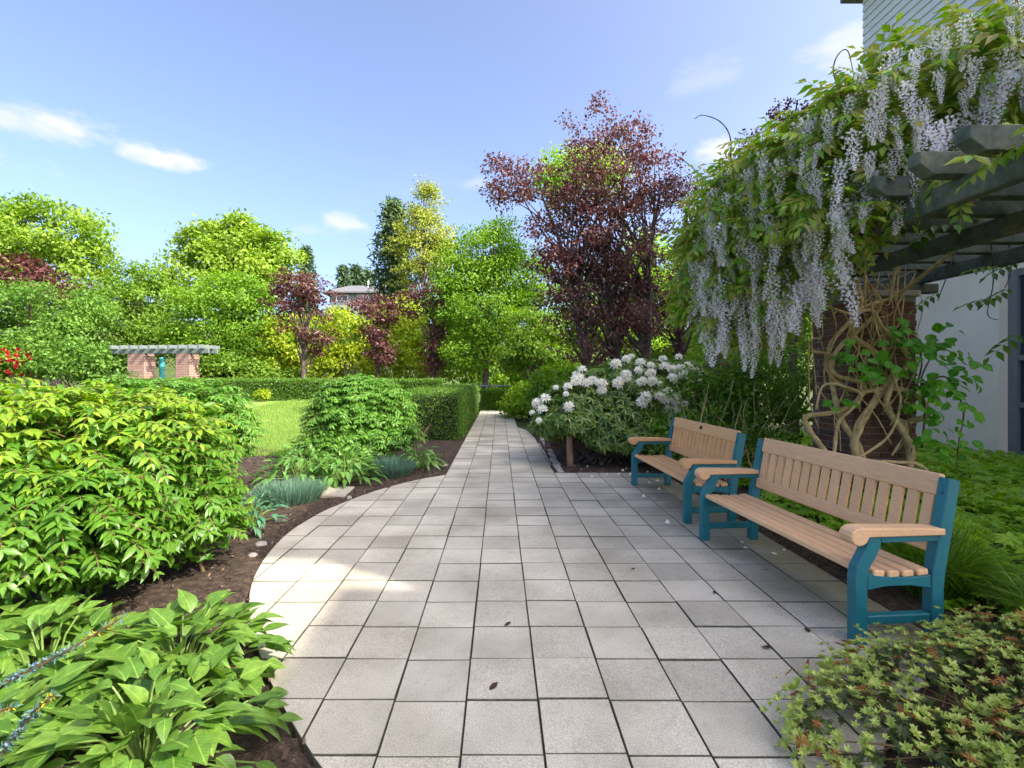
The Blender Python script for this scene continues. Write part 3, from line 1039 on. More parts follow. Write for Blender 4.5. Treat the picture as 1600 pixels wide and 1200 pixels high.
# ------------------------------------------------------------------ benches
def make_bench(loc, rz, label, mat, plaque):
    t = empty('park_bench', loc, label, 'bench', 'park benches beside the paving', rz)
    Lh = .86
    for sx in (-1, 1):
        xa = sx * Lh
        x0, x1 = xa - .032, xa + .032
        m_ = MB()
        m_.prism_x([(-.285, 0), (-.21, 0), (-.21, .36), (-.20, .42), (-.155, .49), (-.13, .545), (-.13, .598), (-.205, .598), (-.208, .56), (-.235, .50), (-.275, .43), (-.285, .37)], x0, x1, .005)
        m_.build('front_leg', M_TEAL, t)
        m_ = MB()
        m_.prism_x([(.175, 0), (.25, 0), (.25, .30), (.262, .40), (.352, .90), (.282, .915), (.19, .43), (.175, .36)], x0 - .001, x1 + .001, .005)
        bp = m_.build('back_post', M_TEAL, t)
        for (yy, zz) in ((.235, .555), (.283, .835)):
            m_ = MB()
            m_.tube([(xa, yy - .012, zz), (xa, yy - .022, zz), (xa, yy - .026, zz)], [.012, .011, .006], 10)
            m_.build('bolt', M_BOLT, bp, smooth=False)
        m_ = MB()
        m_.prism_x([(-.209, .30), (-.10, .318), (.05, .318), (.174, .30), (.174, .372), (.05, .364), (-.10, .372), (-.209, .392)], x0 + .004, x1 - .004, .004)
        m_.build('seat_support', M_TEAL, t)
        m_ = MB(); m_.box((x0 + .006, -.209, .105), (x1 - .006, .174, .155), .005); m_.build('stretcher', M_TEAL, t)
        m_ = MB(); m_.box((x0 + .004, -.129, .562), (x1 - .004, .222, .597), .004); m_.build('arm_support', M_TEAL, t)
        # armrest board with scrolled front
        prof = [(.245, .60), (.245, .635), (.10, .645), (-.10, .648), (-.25, .652)]
        cy_, cz_, r_ = -.268, .602, .050
        for k in range(10):
            w = R(85 + k * 30)
            prof.append((cy_ + r_ * math.cos(w) * 1.1, cz_ + r_ * math.sin(w)))
        prof += [(-.208, .5995)]
        m_ = MB(); m_.prism_x(prof, xa - .048, xa + .048, .006)
        m_.build('armrest', mat, t)
    # seat slats, slightly dished
    ys = [-.225, -.137, -.049, .039, .127]
    zs = [.404, .390, .384, .384, .389]
    tl = [.16, .08, .0, -.03, -.09]
    for y, z, a in zip(ys, zs, tl):
        m_ = MB(); m_.box((-Lh + .034 if y < -.2 else -Lh - .028, -.0345, -.018), (Lh - .034 if y < -.2 else Lh + .028, .0345, .018), .007)
        o = m_.build('seat_slat', mat, t, (0, y, z)); o.rotation_euler = (-a, 0, 0)
    # back: rails and upright slats in a leaning plane
    lean = math.atan2(.092, .485)
    fr = bpy.data.objects.new('backrest', None)
    m_ = MB(); m_.box((-Lh + .035, -.02, .355), (Lh - .035, .02, .485), .008)
    o = m_.build('top_rail', mat, t, (0, .225, .45)); o.rotation_euler = (-lean, 0, 0)
    if plaque:
        p_ = MB(); p_.box((-.035, -.0235, .405), (.035, -.0195, .445), .002)
        pl = p_.build('plaque', M_BRONZE, o)
    m_ = MB(); m_.box((-Lh + .035, -.02, .03), (Lh - .035, .02, .115), .008)
    o = m_.build('bottom_rail', mat, t, (0, .225, .45)); o.rotation_euler = (-lean, 0, 0)
    ns = 16
    sm = MB(); sm.box((-.035, -.012, .113), (.035, .012, .357), .004); sme = sm.mesh('back_slat', mat)
    for k in range(ns):
        x = -Lh + .09 + (2 * Lh - .18) * k / (ns - 1)
        o = link('back_slat', sme, t, (x, .225, .45)); o.rotation_euler = (-lean, 0, 0)
    bpy.data.objects.remove(fr)
    return t


make_bench((2.18, 3.64, 0.001), R(-85.2), 'nearer bench with pinkish tan boards and teal frame, in the right foreground', M_PLASTIC, False)
make_bench((2.115, 5.86, 0.001), R(-87.8), 'farther bench with orange tan boards and a small dark plaque on its top rail', M_PLASTIC2, True)

# ------------------------------------------------------------------ hedges
def hedge(name, label, x0, x1, y0, y1, zb, zt, nleaf, mat, lsize=.045, faces='tflrb', rot=0.0, wav=.04):
    """clipped hedge: dense leaves over the faces of a block, with a dark twig core"""
    cx, cy = (x0 + x1) / 2, (y0 + y1) / 2
    t = empty(name, (cx, cy, zb), label, 'hedge', 'clipped hedges round the lawn')
    a, b, hh = (x1 - x0) / 2, (y1 - y0) / 2, zt - zb
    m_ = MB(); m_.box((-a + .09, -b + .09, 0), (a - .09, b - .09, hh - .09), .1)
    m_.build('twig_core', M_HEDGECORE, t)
    ar = {'t': 4 * a * b, 'f': 2 * a * hh, 'b': 2 * a * hh, 'l': 2 * b * hh, 'r': 2 * b * hh}
    tot = sum(ar[f] for f in faces)
    ps, ns = [], []
    for f in faces:
        k = int(nleaf * ar[f] / tot)
        u = RNG.uniform(-1, 1, k); v = RNG.uniform(-1, 1, k); z = RNG.uniform(0, 1, k)
        dpt = -np.abs(RNG.normal(0, .05, k)) + wav * np.sin(u * a * 5 + 1) * np.sin(v * b * 4 + z * 5) + .02 * RNG.normal(size=k)
        o1 = np.ones(k)
        if f == 't': p = np.stack([u * a, v * b, hh + dpt], -1); nn = (0, 0, 1)
        elif f == 'f': p = np.stack([u * a, -b - dpt, z * hh], -1); nn = (0, -1, .3)
        elif f == 'b': p = np.stack([u * a, b + dpt, z * hh], -1); nn = (0, 1, .3)
        elif f == 'l': p = np.stack([-a - dpt, v * b, z * hh], -1); nn = (-1, 0, .3)
        else: p = np.stack([a + dpt, v * b, z * hh], -1); nn = (1, 0, .3)
        ps.append(p); ns.append(np.tile(nn, (k, 1)))
    p = np.concatenate(ps); nn = np.concatenate(ns).astype(float)
    ax = norm(nn * .8 + RNG.normal(0, .7, p.shape) + np.array([0, 0, .2]))
    nr = norm(nn + RNG.normal(0, .7, p.shape))
    me = scatter('foliage', simple_leaf(.5), p, frames(ax, nr), RNG.uniform(.7, 1.3, len(p)) * lsize, mat)
    o = link('foliage', me, t); stuff(o)
    # stray shoots above the clipped top
    k = max(40, int(nleaf * .012))
    q = np.stack([RNG.uniform(-a, a, k), RNG.uniform(-b, b, k), np.full(k, hh)], -1)
    rep = np.repeat(q, 3, 0) + RNG.normal(0, .012, (k * 3, 3)) + np.tile(np.array([[0, 0, 0], [0, 0, .03], [0, 0, .06]]), (k, 1))
    ax = norm(RNG.normal(0, .5, rep.shape) + np.array([0, 0, .9]))
    o = link('stray_shoots', scatter('stray_shoots', simple_leaf(.45), rep, frames(ax, rand_dirs(len(rep))), np.full(len(rep), lsize * .9), mat), t)
    stuff(o)
    return t


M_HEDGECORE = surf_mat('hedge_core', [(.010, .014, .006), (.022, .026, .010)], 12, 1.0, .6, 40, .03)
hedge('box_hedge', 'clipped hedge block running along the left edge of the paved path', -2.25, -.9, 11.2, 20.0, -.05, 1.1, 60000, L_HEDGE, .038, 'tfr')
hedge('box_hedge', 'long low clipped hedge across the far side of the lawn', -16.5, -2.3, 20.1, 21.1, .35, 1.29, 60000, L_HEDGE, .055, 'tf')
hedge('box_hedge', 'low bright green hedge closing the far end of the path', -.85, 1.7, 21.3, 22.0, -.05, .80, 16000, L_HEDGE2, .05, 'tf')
# bare stems at the foot of the near hedge
t = empty('pruned_shrub', (-1.75, 10.95, 0), 'pale bare stems of a pruned shrub at the foot of the hedge', 'shrub')
m_ = MB()
for k in range(15):
    a = random.uniform(0, 6.28); r = random.uniform(.1, .45); hh = random.uniform(.3, .55)
    m_.tube([(0.05 * math.cos(a), .05 * math.sin(a), 0), (r * .5 * math.cos(a), r * .5 * math.sin(a), hh * .6), (r * math.cos(a), r * math.sin(a), hh)], [.014, .011, .006], 5)
m_.build('stems', M_WOODPOST, t)

# ------------------------------------------------------------------ shrubs with opposite pointed leaves
LT_A = [leaf_tmpl(.36, .14, .22, 5, .42), leaf_tmpl(.32, .10, .36, 5, .45), leaf_tmpl(.40, .18, .12, 5, .40)]


def leafy_shrub(name, label, base, lobes, ntwig, llen, mat, fillmat, topmat=None, topz=9, nparts=300, group=None, fill=4000, cell=9.0, upbias=.25):
    t = empty(name, base, label, 'shrub', group)
    b = np.array(base, float)
    lw = np.array([l[6] if len(l) > 6 else l[3] * l[5] for l in lobes], float); lw /= lw.sum()
    P_, A_, N_, S_, W_ = [], [], [], [], []
    st = MB()
    for _ in range(ntwig):
        l = lobes[RNG.choice(len(lobes), p=lw)]
        c = np.array(l[:3]); r = np.array(l[3:6])
        d = RNG.normal(size=3); d[2] += upbias; d /= np.linalg.norm(d)
        if d[2] < -.45: d[2] *= -.5
        e = c + d * r * RNG.uniform(.78, 1.04)
        if e[2] < .10: continue
        s = c + d * r * RNG.uniform(.30, .5)
        tl = np.linalg.norm(e - s)
        hor = np.array([d[0], d[1], 0]); hor /= max(np.linalg.norm(hor), 1e-6)
        k = int(RNG.integers(5, 8))
        L0 = min(tl, llen * k * .62)
        # direction near the tip: outward, flattened and arching over
        dirv = norm(d * np.array([1, 1, .55]) + hor * .35 + RNG.normal(0, .18, 3))
        s2 = e - dirv * L0
        pts = []
        for q in np.linspace(0, 1, k + 1):
            pts.append(s2 + dirv * L0 * q + np.array([0, 0, .10 * L0 * (1 - (2 * q - 1) ** 2) - .10 * L0 * q * q]))
        st.tube([Vector(p - b) for p in pts[::2] + [pts[-1]]], [.0035] * (len(pts[::2])) + [.0015], 3, False)
        for q in range(1, k + 1):
            tan = norm(pts[q] - pts[q - 1])
            side = np.cross(tan, [0, 0, 1.0]); side = norm(side)
            up = np.cross(side, tan)
            size = llen * RNG.uniform(.6, 1.2) * (.75 + .5 * math.sin(math.pi * min(1, q / k * .85)))
            for sg in ((-1, 1) if q < k else (-1, 0, 1)):
                A_.append(side * sg * .85 + tan * (.55 if sg else 1.0) + np.array([0, 0, -.22]) + RNG.normal(0, .13, 3))
                N_.append(up + d * .25 + side * sg * .15 + RNG.normal(0, .15, 3))
                P_.append(pts[q]); S_.append(size * (.85 if sg == 0 else 1)); W_.append(bool(topmat) and (pts[q][2] + .25 * q / k + RNG.normal(0, .14) > topz))
    P_, A_, N_, S_, W_ = map(np.array, (P_, A_, N_, S_, W_))
    ok = P_[:, 2] > .03
    P_, A_, N_, S_, W_ = P_[ok], norm(A_[ok]), N_[ok], S_[ok], W_[ok]
    fr = frames(A_, N_)
    if topmat:      # fresh yellow growth, its sunlit look on top also put into the colour
        split_leaves(t, LT_A, P_[W_], fr[W_], S_[W_], topmat, nparts // 2, rest='sun_tinted_growth', cell=cell)
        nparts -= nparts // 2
    split_leaves(t, LT_A, P_[~W_], fr[~W_], S_[~W_], mat, nparts, cell=cell)
    # inner leaves
    n = fill
    li = RNG.choice(len(lobes), n, p=lw)
    c = np.array([l[:3] for l in lobes])[li]; r = np.array([l[3:6] for l in lobes])[li]
    d = rand_dirs(n)
    p = c + d * r * (RNG.uniform(.35, .86, n) ** .7)[:, None]
    ok = p[:, 2] > .05
    p, d = p[ok], d[ok]
    o = link('inner_foliage', scatter('inner_foliage', simple_leaf(.45), p, frames(rand_dirs(len(p)), d + RNG.normal(0, .6, p.shape) + np.array([0, 0, .4])), RNG.uniform(.8, 1.3, len(p)) * llen, fillmat, base), t)
    stuff(o)
    for _ in range(16):
        l = lobes[RNG.choice(len(lobes), p=lw)]
        c = np.array(l[:3]); r = np.array(l[3:6])
        d = RNG.normal(size=3); d[2] = abs(d[2]); d /= np.linalg.norm(d)
        e = c + d * r * .75
        f = np.array([c[0] + RNG.uniform(-.15, .15), c[1] + RNG.uniform(-.15, .15), 0.0])
        mid = f * .45 + e * .55 + np.array([0, 0, -.06])
        st.tube([Vector(f - b), Vector(mid - b), Vector(e - b)], [.016, .011, .004], 5, False)
    st.build('stems', M_TWIG, t)
    return t


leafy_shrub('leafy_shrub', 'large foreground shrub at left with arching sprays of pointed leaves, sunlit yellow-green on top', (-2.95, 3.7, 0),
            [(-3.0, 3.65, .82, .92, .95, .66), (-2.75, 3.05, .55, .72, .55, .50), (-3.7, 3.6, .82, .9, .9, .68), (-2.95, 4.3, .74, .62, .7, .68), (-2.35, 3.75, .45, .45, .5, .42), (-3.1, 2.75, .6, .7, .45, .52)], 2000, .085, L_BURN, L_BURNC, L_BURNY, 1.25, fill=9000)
leafy_shrub('leafy_shrub', 'darker green shrub just behind the large sunlit foreground shrub, beside the lawn', (-3.85, 6.2, 0),
            [(-3.85, 6.2, .78, .80, .8, .72), (-4.6, 6.0, .8, .8, .8, .75)], 800, .088, L_BURN2, L_BURNC, fill=4500)
leafy_shrub('leafy_shrub', 'rounded mid green shrub standing between the lawn and the box hedge', (-2.42, 8.6, 0),
            [(-2.42, 8.6, .80, 1.02, .9, .72), (-2.5, 8.5, 1.0, .7, .7, .55), (-2.2, 8.3, .5, .95, .7, .42), (-2.5, 8.1, .38, 1.0, .6, .32)], 1800, .085, L_BURN2, L_BURNC, fill=6000)

# ------------------------------------------------------------------ broad-leaved clumps
LT_H = [leaf_tmpl(.66, .10, .30, 6, .40), leaf_tmpl(.56, .14, .46, 6, .42), leaf_tmpl(.72, .05, .18, 6, .38), leaf_tmpl(.60, .18, .65, 6, .40)]
LT_HS = [leaf_tmpl(.40, .16, .45, 6, .42), leaf_tmpl(.36, .2, .55, 6, .42)]


def rosette(name, label, cat, loc, n, llen, spread, hgt, mat, tms, group=None, upright=.35):
    t = empty(name, loc, label, cat, group)
    b = np.array(loc, float)
    P_, A_, N_, S_ = [], [], [], []
    st = MB()
    for k in range(n):
        q = (k + .5) / n
        a = k * 2.39996 + RNG.normal(0, .25)
        r = spread * math.sqrt(q) * RNG.uniform(.75, 1.1)
        out = np.array([math.cos(a), math.sin(a), 0])
        z = hgt * (1 - .70 * q ** 1.5) * RNG.uniform(.45, 1.05)
        p = b + out * r + np.array([0, 0, max(.03, z)])
        A_.append(out * (.35 + .9 * q) + np.array([0, 0, upright * (1.15 - 1.35 * q)]) + RNG.normal(0, .2, 3))
        N_.append(np.array([0, 0, 1.0]) - out * .35 * (1 - q) + RNG.normal(0, .2, 3))
        P_.append(p); S_.append(llen * RNG.uniform(.55, 1.2) * (1.05 - .25 * abs(q - .5)))
        if k % 3 == 0:
            st.tube([Vector(out * r * .12), Vector(out * r * .55 + np.array([0, 0, z * .75])), Vector(p - b)], [.006, .005, .004], 4, False)
    P_, A_, N_, S_ = map(np.array, (P_, A_, N_, S_))
    meshes = [tmpl_mesh('leaf', m, mat) for m in tms]
    place_pieces('leaf', meshes, P_, frames(norm(A_), N_), S_, t, RNG)
    st.build('leaf_stalks', L_STALK, t)
    return t


L_STALK = leaf_mat('green_stalk', [(.12, .20, .04), (.18, .27, .06)], .2, .5, .3)
G1 = 'broad-leaved clumps in the foreground bed'
rosette('broad_leaved_plant', 'bright broad-leaved clump at the paving edge, rightmost in the bottom left corner', 'plant', (-1.54, 2.38, .02), 210, .14, .40, .31, L_HOSTA, LT_H, G1)
rosette('broad_leaved_plant', 'broad-leaved clump under the large shrub, in the bottom left corner', 'plant', (-2.08, 2.25, .02), 190, .145, .46, .34, L_HOSTA, LT_H, G1)
rosette('broad_leaved_plant', 'broad-leaved clump at the very left edge of the picture, bottom corner', 'plant', (-2.45, 2.35, .02), 130, .155, .42, .30, L_HOSTA, LT_H, G1)
rosette('broad_leaved_plant', 'lowest broad-leaved clump, at the bottom edge left of the paving', 'plant', (-1.36, 1.88, .02), 210, .14, .46, .27, L_HOSTA, LT_H, G1)
rosette('broad_leaved_plant', 'broad-leaved clump in the bottom left corner behind the juniper sprig', 'plant', (-2.0, 1.75, .02), 160, .145, .46, .30, L_HOSTA, LT_H, G1)
G2 = 'hostas along the curved mulch bed'
rosette('hosta', 'largest hosta beside the stepping slab, its leaves reaching the mulch', 'hosta', (-2.15, 6.8, .02), 170, .17, .48, .40, L_HOSTA2, LT_HS, G2)
rosette('hosta', 'hosta left of the round shrub, at the corner of the lawn', 'hosta', (-2.85, 7.5, .02), 180, .17, .55, .46, L_HOSTA2, LT_HS, G2)
rosette('hosta', 'hosta behind the left lavender tuft, beside the dark green shrub', 'hosta', (-2.75, 6.75, .02), 150, .17, .5, .44, L_HOSTA2, LT_HS, G2)
rosette('hosta', 'small hosta right of the lavender tuft, below the box hedge', 'hosta', (-1.28, 7.8, .02), 90, .16, .34, .36, L_HOSTA2, LT_HS, G2)
rosette('hosta', 'hosta at the foot of the round shrub, behind the largest hosta', 'hosta', (-2.3, 7.35, .02), 130, .16, .45, .36, L_HOSTA2, LT_HS, G2)
rosette('hosta', 'blue-green leafy plant poking out from the right side of the foreground shrub', 'plant', (-2.42, 4.75, .02), 95, .12, .32, .34, L_BLUE, LT_HS)

# lavender tufts
def tuft(name, label, cat, loc, n, hgt, spread, mat, width=.022, bendy=.4, group=None):
    """many thin arching blades"""
    a = RNG.uniform(0, 6.283, n); r0 = np.sqrt(RNG.random(n)) * spread * .45
    out = np.stack([np.cos(a), np.sin(a), np.zeros(n)], -1)
    lean = RNG.uniform(0.02, 1, n) ** .8
    ln = hgt * RNG.uniform(.65, 1.15, n)
    p0 = out * r0[:, None]
    d1 = norm(out * (lean * .75)[:, None] + np.array([0, 0, 1.0]))
    p1 = p0 + d1 * (ln * .5)[:, None]
    d2 = norm(out * (lean * .75 + bendy * lean)[:, None] + np.array([0, 0, 1.0]) - np.array([0, 0, 1.0]) * (bendy * lean)[:, None] + RNG.normal(0, .12, (n, 3)))
    p2 = p1 + d2 * (ln * .5)[:, None]
    side = norm(np.cross(out, [0, 0, 1.0]) + RNG.normal(0, .5, (n, 3)))
    w = width * RNG.uniform(.6, 1.2, n)[:, None]
    V = np.stack([p0 - side * w * .4, p0 + side * w * .4, p1 - side * w * .5, p1 + side * w * .5, p2], 1).reshape(-1, 3)
    off = np.arange(n)[:, None] * 5
    q = np.array([[0, 1, 3, 2]]) + off
    tr = np.array([[2, 3, 4]]) + off
    o = link(name, np_mesh(name, V, [q, tr], mat), None, loc)
    return tag(o, label, cat, group)


tuft('lavender', 'grey-blue lavender tuft on the left, in front of the stepping slab', 'lavender', (-2.5, 5.85, .0), 2600, .26, .75, L_LAV, .008, .5, 'lavender tufts in the mulch bed')
tuft('lavender', 'grey-blue lavender tuft on the right, between two hostas', 'lavender', (-1.62, 7.35, .0), 2400, .28, .62, L_LAV, .009, .5, 'lavender tufts in the mulch bed')
tuft('ornamental_grass', 'dark green grassy tuft arching out behind the nearer bench', 'grass plant', (2.95, 3.35, 0), 900, .60, .35, L_TANGLE, .010, 1.0)
tuft('ornamental_grass', 'small grassy tuft at the right edge behind the azalea', 'grass plant', (3.2, 2.75, 0), 500, .45, .35, L_TANGLE, .010, .9)

# stepping slab and edging stones
m_ = MB(); m_.add(*slab_geo([(-.30, -.22), (.32, -.25), (.30, .22), (-.28, .24)], .01)); o = m_.build('stepping_slab', M_SLAB, None, (-2.2, 6.22, .045)); tag(o, 'single concrete slab lying in the mulch beside the left lavender', 'slab')
for k, (x, y, s, lab) in enumerate([(-2.03, 4.05, .045, 'pale broken stone at the bed edge below the foreground shrub'), (-2.09, 4.30, .06, 'larger pale edging stone at the curve of the paving'),
                                    (-1.83, 5.98, .04, 'small pale stone on the mulch near the paving curve'), (-.90, 8.1, .05, 'white pebble beside the path below the hedge')]):
    m_ = MB()
    pr_ = []
    for j in range(7):
        w = j / 7 * 6.283; rr = s * random.uniform(.7, 1.1)
        pr_.append((rr * math.cos(w), rr * math.sin(w)))
    n_ = 7
    vs = [(p[0], p[1], -.01) for p in pr_] + [(p[0] * .9, p[1] * .9, s * .35) for p in pr_] + [(p[0] * .5, p[1] * .5, s * .55) for p in pr_]
    fs = [(r * n_ + i, r * n_ + (i + 1) % n_, (r + 1) * n_ + (i + 1) % n_, (r + 1) * n_ + i) for r in range(2) for i in range(n_)] + [tuple(2 * n_ + i for i in range(n_))]
    m_.add(vs, fs)
    tag(m_.build('edging_stone', M_STONE, None, (x, y, .01)), lab, 'stone')
ex = [(.93, 13.0), (.99, 12.2), (1.0, 11.4), (1.0, 10.6), (1.0, 9.8), (.99, 9.1), (.97, 8.4), (.95, 7.85)]
for k, (x, y) in enumerate(ex):
    m_ = MB(); m_.box((-.05, -.30, -.08), (.05, .30, .035), .012)
    o = m_.build('kerb_stone', M_STONE, None, (x - .02, y, 0)); o.rotation_euler = (random.uniform(-.05, .05), random.uniform(-.08, .08), random.uniform(-.08, .08))
    tag(o, ('farthest', 'second farthest', 'third farthest', 'fourth farthest', 'fourth nearest', 'third nearest', 'second nearest', 'nearest')[k] + ' rough edging stone along the right side of the path', 'kerb stone', 'edging stones along the path')

# ------------------------------------------------------------------ rhododendron
def cluster_tmpl(n, width, lift, rings=1, curl=.25, l0=1.0, lf=None):
    """whorl of leaves round +Z"""
    lf = lf or simple_leaf(width, .10, curl)
    v, f = [], []
    for r in range(rings):
        for k in range(n):
            a = 2 * math.pi * (k + .5 * r) / n + random.uniform(-.2, .2)
            up = lift + .35 * r + random.uniform(-.15, .15)
            y = np.array([math.cos(a), math.sin(a), up]); y /= np.linalg.norm(y)
            z = np.array([-math.cos(a) * up, -math.sin(a) * up, 1.0])
            fr = frames(y[None], z[None])[0]
            s = l0 * random.uniform(.8, 1.1) * (1 - .2 * r)
            b = len(v)
            v += [tuple(fr @ (p * s)) for p in lf.v]
            for arr in lf.f.values():
                for q in arr:
                    f.append(tuple(int(i) + b for i in q))
    return Tmpl(v, f)


def truss_tmpl(n=11, fl=.55):
    """dome of open five-petalled flowers, radius about 1"""
    v, f = [], []
    for k in range(n):
        q = (k + .5) / n
        ph = k * 2.39996
        th = math.acos(1 - q * .95)
        d = np.array([math.sin(th) * math.cos(ph), math.sin(th) * math.sin(ph), math.cos(th)])
        fr = frames(np.cross(d, [.3, .5, .8])[None], d[None])[0]
        c = d * .35
        for p in range(5):
            a = 2 * math.pi * p / 5 + k
            e = fr @ np.array([math.cos(a), math.sin(a), 0])
            s_ = fr @ np.array([-math.sin(a), math.cos(a), 0])
            b = len(v)
            v += [tuple(c), tuple(c + d * .45 + e * .30 - s_ * .20), tuple(c + d * .45 + e * .30 + s_ * .20), tuple(c + d * .52 + e * fl)]
            f += [(b, b + 1, b + 3), (b, b + 3, b + 2)]
    return Tmpl(v, f)


def dome_surface(lobes, n, zmin, front=True):
    """points on the outer skin of a union of ellipsoids with outward normals"""
    Pp, Nn = [], []
    lw = np.array([l[3] * l[5] for l in lobes]); lw = lw / lw.sum()
    while len(Pp) < n:
        li = RNG.choice(len(lobes), p=lw); l = lobes[li]
        c = np.array(l[:3]); r = np.array(l[3:6])
        d = RNG.normal(size=3); d /= np.linalg.norm(d)
        p = c + d * r * RNG.uniform(.86, 1.03)
        if p[2] < zmin: continue
        bad = False
        for j, m in enumerate(lobes):
            if j != li and np.sum(((p - np.array(m[:3])) / np.array(m[3:6])) ** 2) < .72: bad = True
        if bad: continue
        nn = d / r; nn /= np.linalg.norm(nn)
        Pp.append(p); Nn.append(nn)
    return np.array(Pp), np.array(Nn)


def ray_hit(px, py, lobes):
    o = np.array([0, 0, CAMH]); d = np.array(P(px, py, 1.0)) - o
    best = None
    for l in lobes:
        c = np.array(l[:3]); r = np.array(l[3:6])
        oo = (o - c) / r; dd = d / r
        A = dd @ dd; B = 2 * oo @ dd; Cc = oo @ oo - 1
        D = B * B - 4 * A * Cc
        if D < 0: continue
        t_ = (-B - math.sqrt(D)) / (2 * A)
        if best is None or t_ < best[0]:
            h_ = o + d * t_
            nn = (h_ - c) / r ** 2; best = (t_, h_, nn / np.linalg.norm(nn))
    return best


RB = (2.25, 8.75, 0)
rh = empty('rhododendron', RB, 'spreading rhododendron covered in white blooms behind the farther bench', 'rhododendron')
RL = [(2.35, 8.75, 1.15, 1.15, .85, .66), (1.45, 8.65, .92, .80, .75, .52), (3.1, 8.7, 1.05, .8, .75, .75), (.95, 8.5, .70, .42, .5, .32), (1.9, 8.2, .78, .8, .45, .35), (1.25, 8.1, .72, .45, .4, .22), (2.1, 8.05, .50, .75, .35, .28)]
whorls = [cluster_tmpl(8, .30, .05, 1, .25), cluster_tmpl(7, .28, .25, 1, .3), cluster_tmpl(9, .3, -.1, 1, .2)]
p, nn = dome_surface(RL, 1300, .30)
ax = norm(nn + np.array([0, 0, .55]) + RNG.normal(0, .25, nn.shape))
rot = frames(norm(np.cross(ax, rand_dirs(len(ax)))), ax)
split_leaves(rh, whorls, p, rot, RNG.uniform(.12, .165, len(p)), L_RHODO, 300, 'leaf_whorl', 'foliage', 12)
p2 = dome_surface([(l[0], l[1], l[2], l[3] * .78, l[4] * .78, l[5] * .78) for l in RL], 700, .45)[0]
stuff(link('inner_foliage', scatter('inner_foliage', whorls[0], p2, frames(rand_dirs(len(p2)), rand_dirs(len(p2)) + np.array([0, 0, 1.0])), np.full(len(p2), .13), L_RHODO, RB), rh))
tr = [tmpl_mesh('flower_truss', truss_tmpl(9, .8), M_PETAL, False), tmpl_mesh('flower_truss', truss_tmpl(7, .9), M_PETAL, False), tmpl_mesh('flower_truss', truss_tmpl(11, .75), M_PETAL, False)]
BL_PX = [(848, 606), (862, 598), (880, 597), (898, 600), (868, 612), (886, 606), (905, 607), (918, 603), (930, 598), (945, 602), (842, 632), (855, 628), (833, 650), (842, 655), (975, 566), (988, 563),
         (998, 572), (1012, 578), (1024, 560), (1036, 566), (1000, 585), (1018, 584), (1034, 580), (1048, 584), (1060, 578), (1072, 572), (1085, 566), (1092, 556), (1026, 553), (968, 600), (982, 597),
         (998, 602), (1028, 618), (1040, 615), (1052, 622), (1044, 634), (1058, 640), (1070, 632), (1036, 625), (952, 558), (1068, 588), (1082, 582), (915, 585), (960, 576), (1095, 590), (1108, 575), (1010, 555), (1050, 558), (985, 545), (1006, 600), (894, 590), (940, 610), (1064, 560), (1115, 600), (872, 590)]
fp, fn = [], []
for (x, y) in BL_PX + [(x_ + random.uniform(-22, 30), y_ + random.uniform(-3, 48)) for (x_, y_) in BL_PX[::2]]:
    hit = ray_hit(x + random.uniform(-4, 4), y + random.uniform(-3, 3), RL)
    if hit is None: continue
    fp.append(hit[1] + hit[2] * .05); fn.append(hit[2])
fp = np.array(fp); fn = norm(np.array(fn) + np.array([0, 0, .6]))
place_pieces('flower_truss', tr, fp, frames(norm(np.cross(fn, rand_dirs(len(fn)))), fn), RNG.uniform(.05, .10, len(fp)), rh, RNG)
m_ = MB()
for k in range(46):
    bx, by = 2.0 + random.uniform(-.9, .9), 8.6 + random.uniform(-.35, .3)
    l = RL[k % 5]
    e = Vector((l[0] + random.uniform(-1, 1) * l[3] * .8, l[1] + random.uniform(-.9, .5) * l[4] * .7, l[2] + random.uniform(-.3, .35) * l[5]))
    s = Vector((bx, by, 0))
    mid = s.lerp(e, .5) + Vector((random.uniform(-.15, .15), random.uniform(-.1, .1), .02))
    m_.tube([s - Vector(RB), mid - Vector(RB), e - Vector(RB)], [random.uniform(.012, .028), .012, .005], 5, False)
m_.build('stems', M_BARKDARK, rh)

t = empty('bare_trunk', (1.13, 7.95, 0), 'short straight reddish trunk standing at the left foot of the white rhododendron', 'trunk')
m_ = MB(); m_.tube([(0, 0, -.05), (.005, 0, .15), (-.005, .01, .35), (.0, .02, .55), (.0, .05, .66)], [.062, .055, .052, .050, .042], 9); m_.build('trunk', M_WOODPOST, t, smooth=True)
for a in (0.6, 2.5, 4.2):
    m_ = MB(); m_.tube([(0, .03, .52), (.10 * math.cos(a), .10 * math.sin(a), .66), (.25 * math.cos(a), .25 * math.sin(a), .85)], [.022, .016, .007], 6); m_.build('branch', M_WOODPOST, t, smooth=True)

# low brick wall in the shade behind the rhododendron stems
t = empty('low_brick_wall', (2.2, 9.75, 0), 'low dark brick wall in the shade behind the rhododendron stems', 'wall')
m_ = MB(); m_.box((-1.3, .012, -.1), (1.3, .20, .62)); m_.build('mortar_core', M_MORTAR, t)
for c in range(8):
    for k in range(13):
        x = -1.3 + (k + .5 * (c % 2)) * .21 + .1
        if x > 1.22: continue
        link('brick', BM_FULL, t, (x, .045, c * .074 + .04))
m_ = MB(); m_.box((-1.32, -.03, .621), (1.32, .24, .67), .01); m_.build('coping', M_STONE, t)

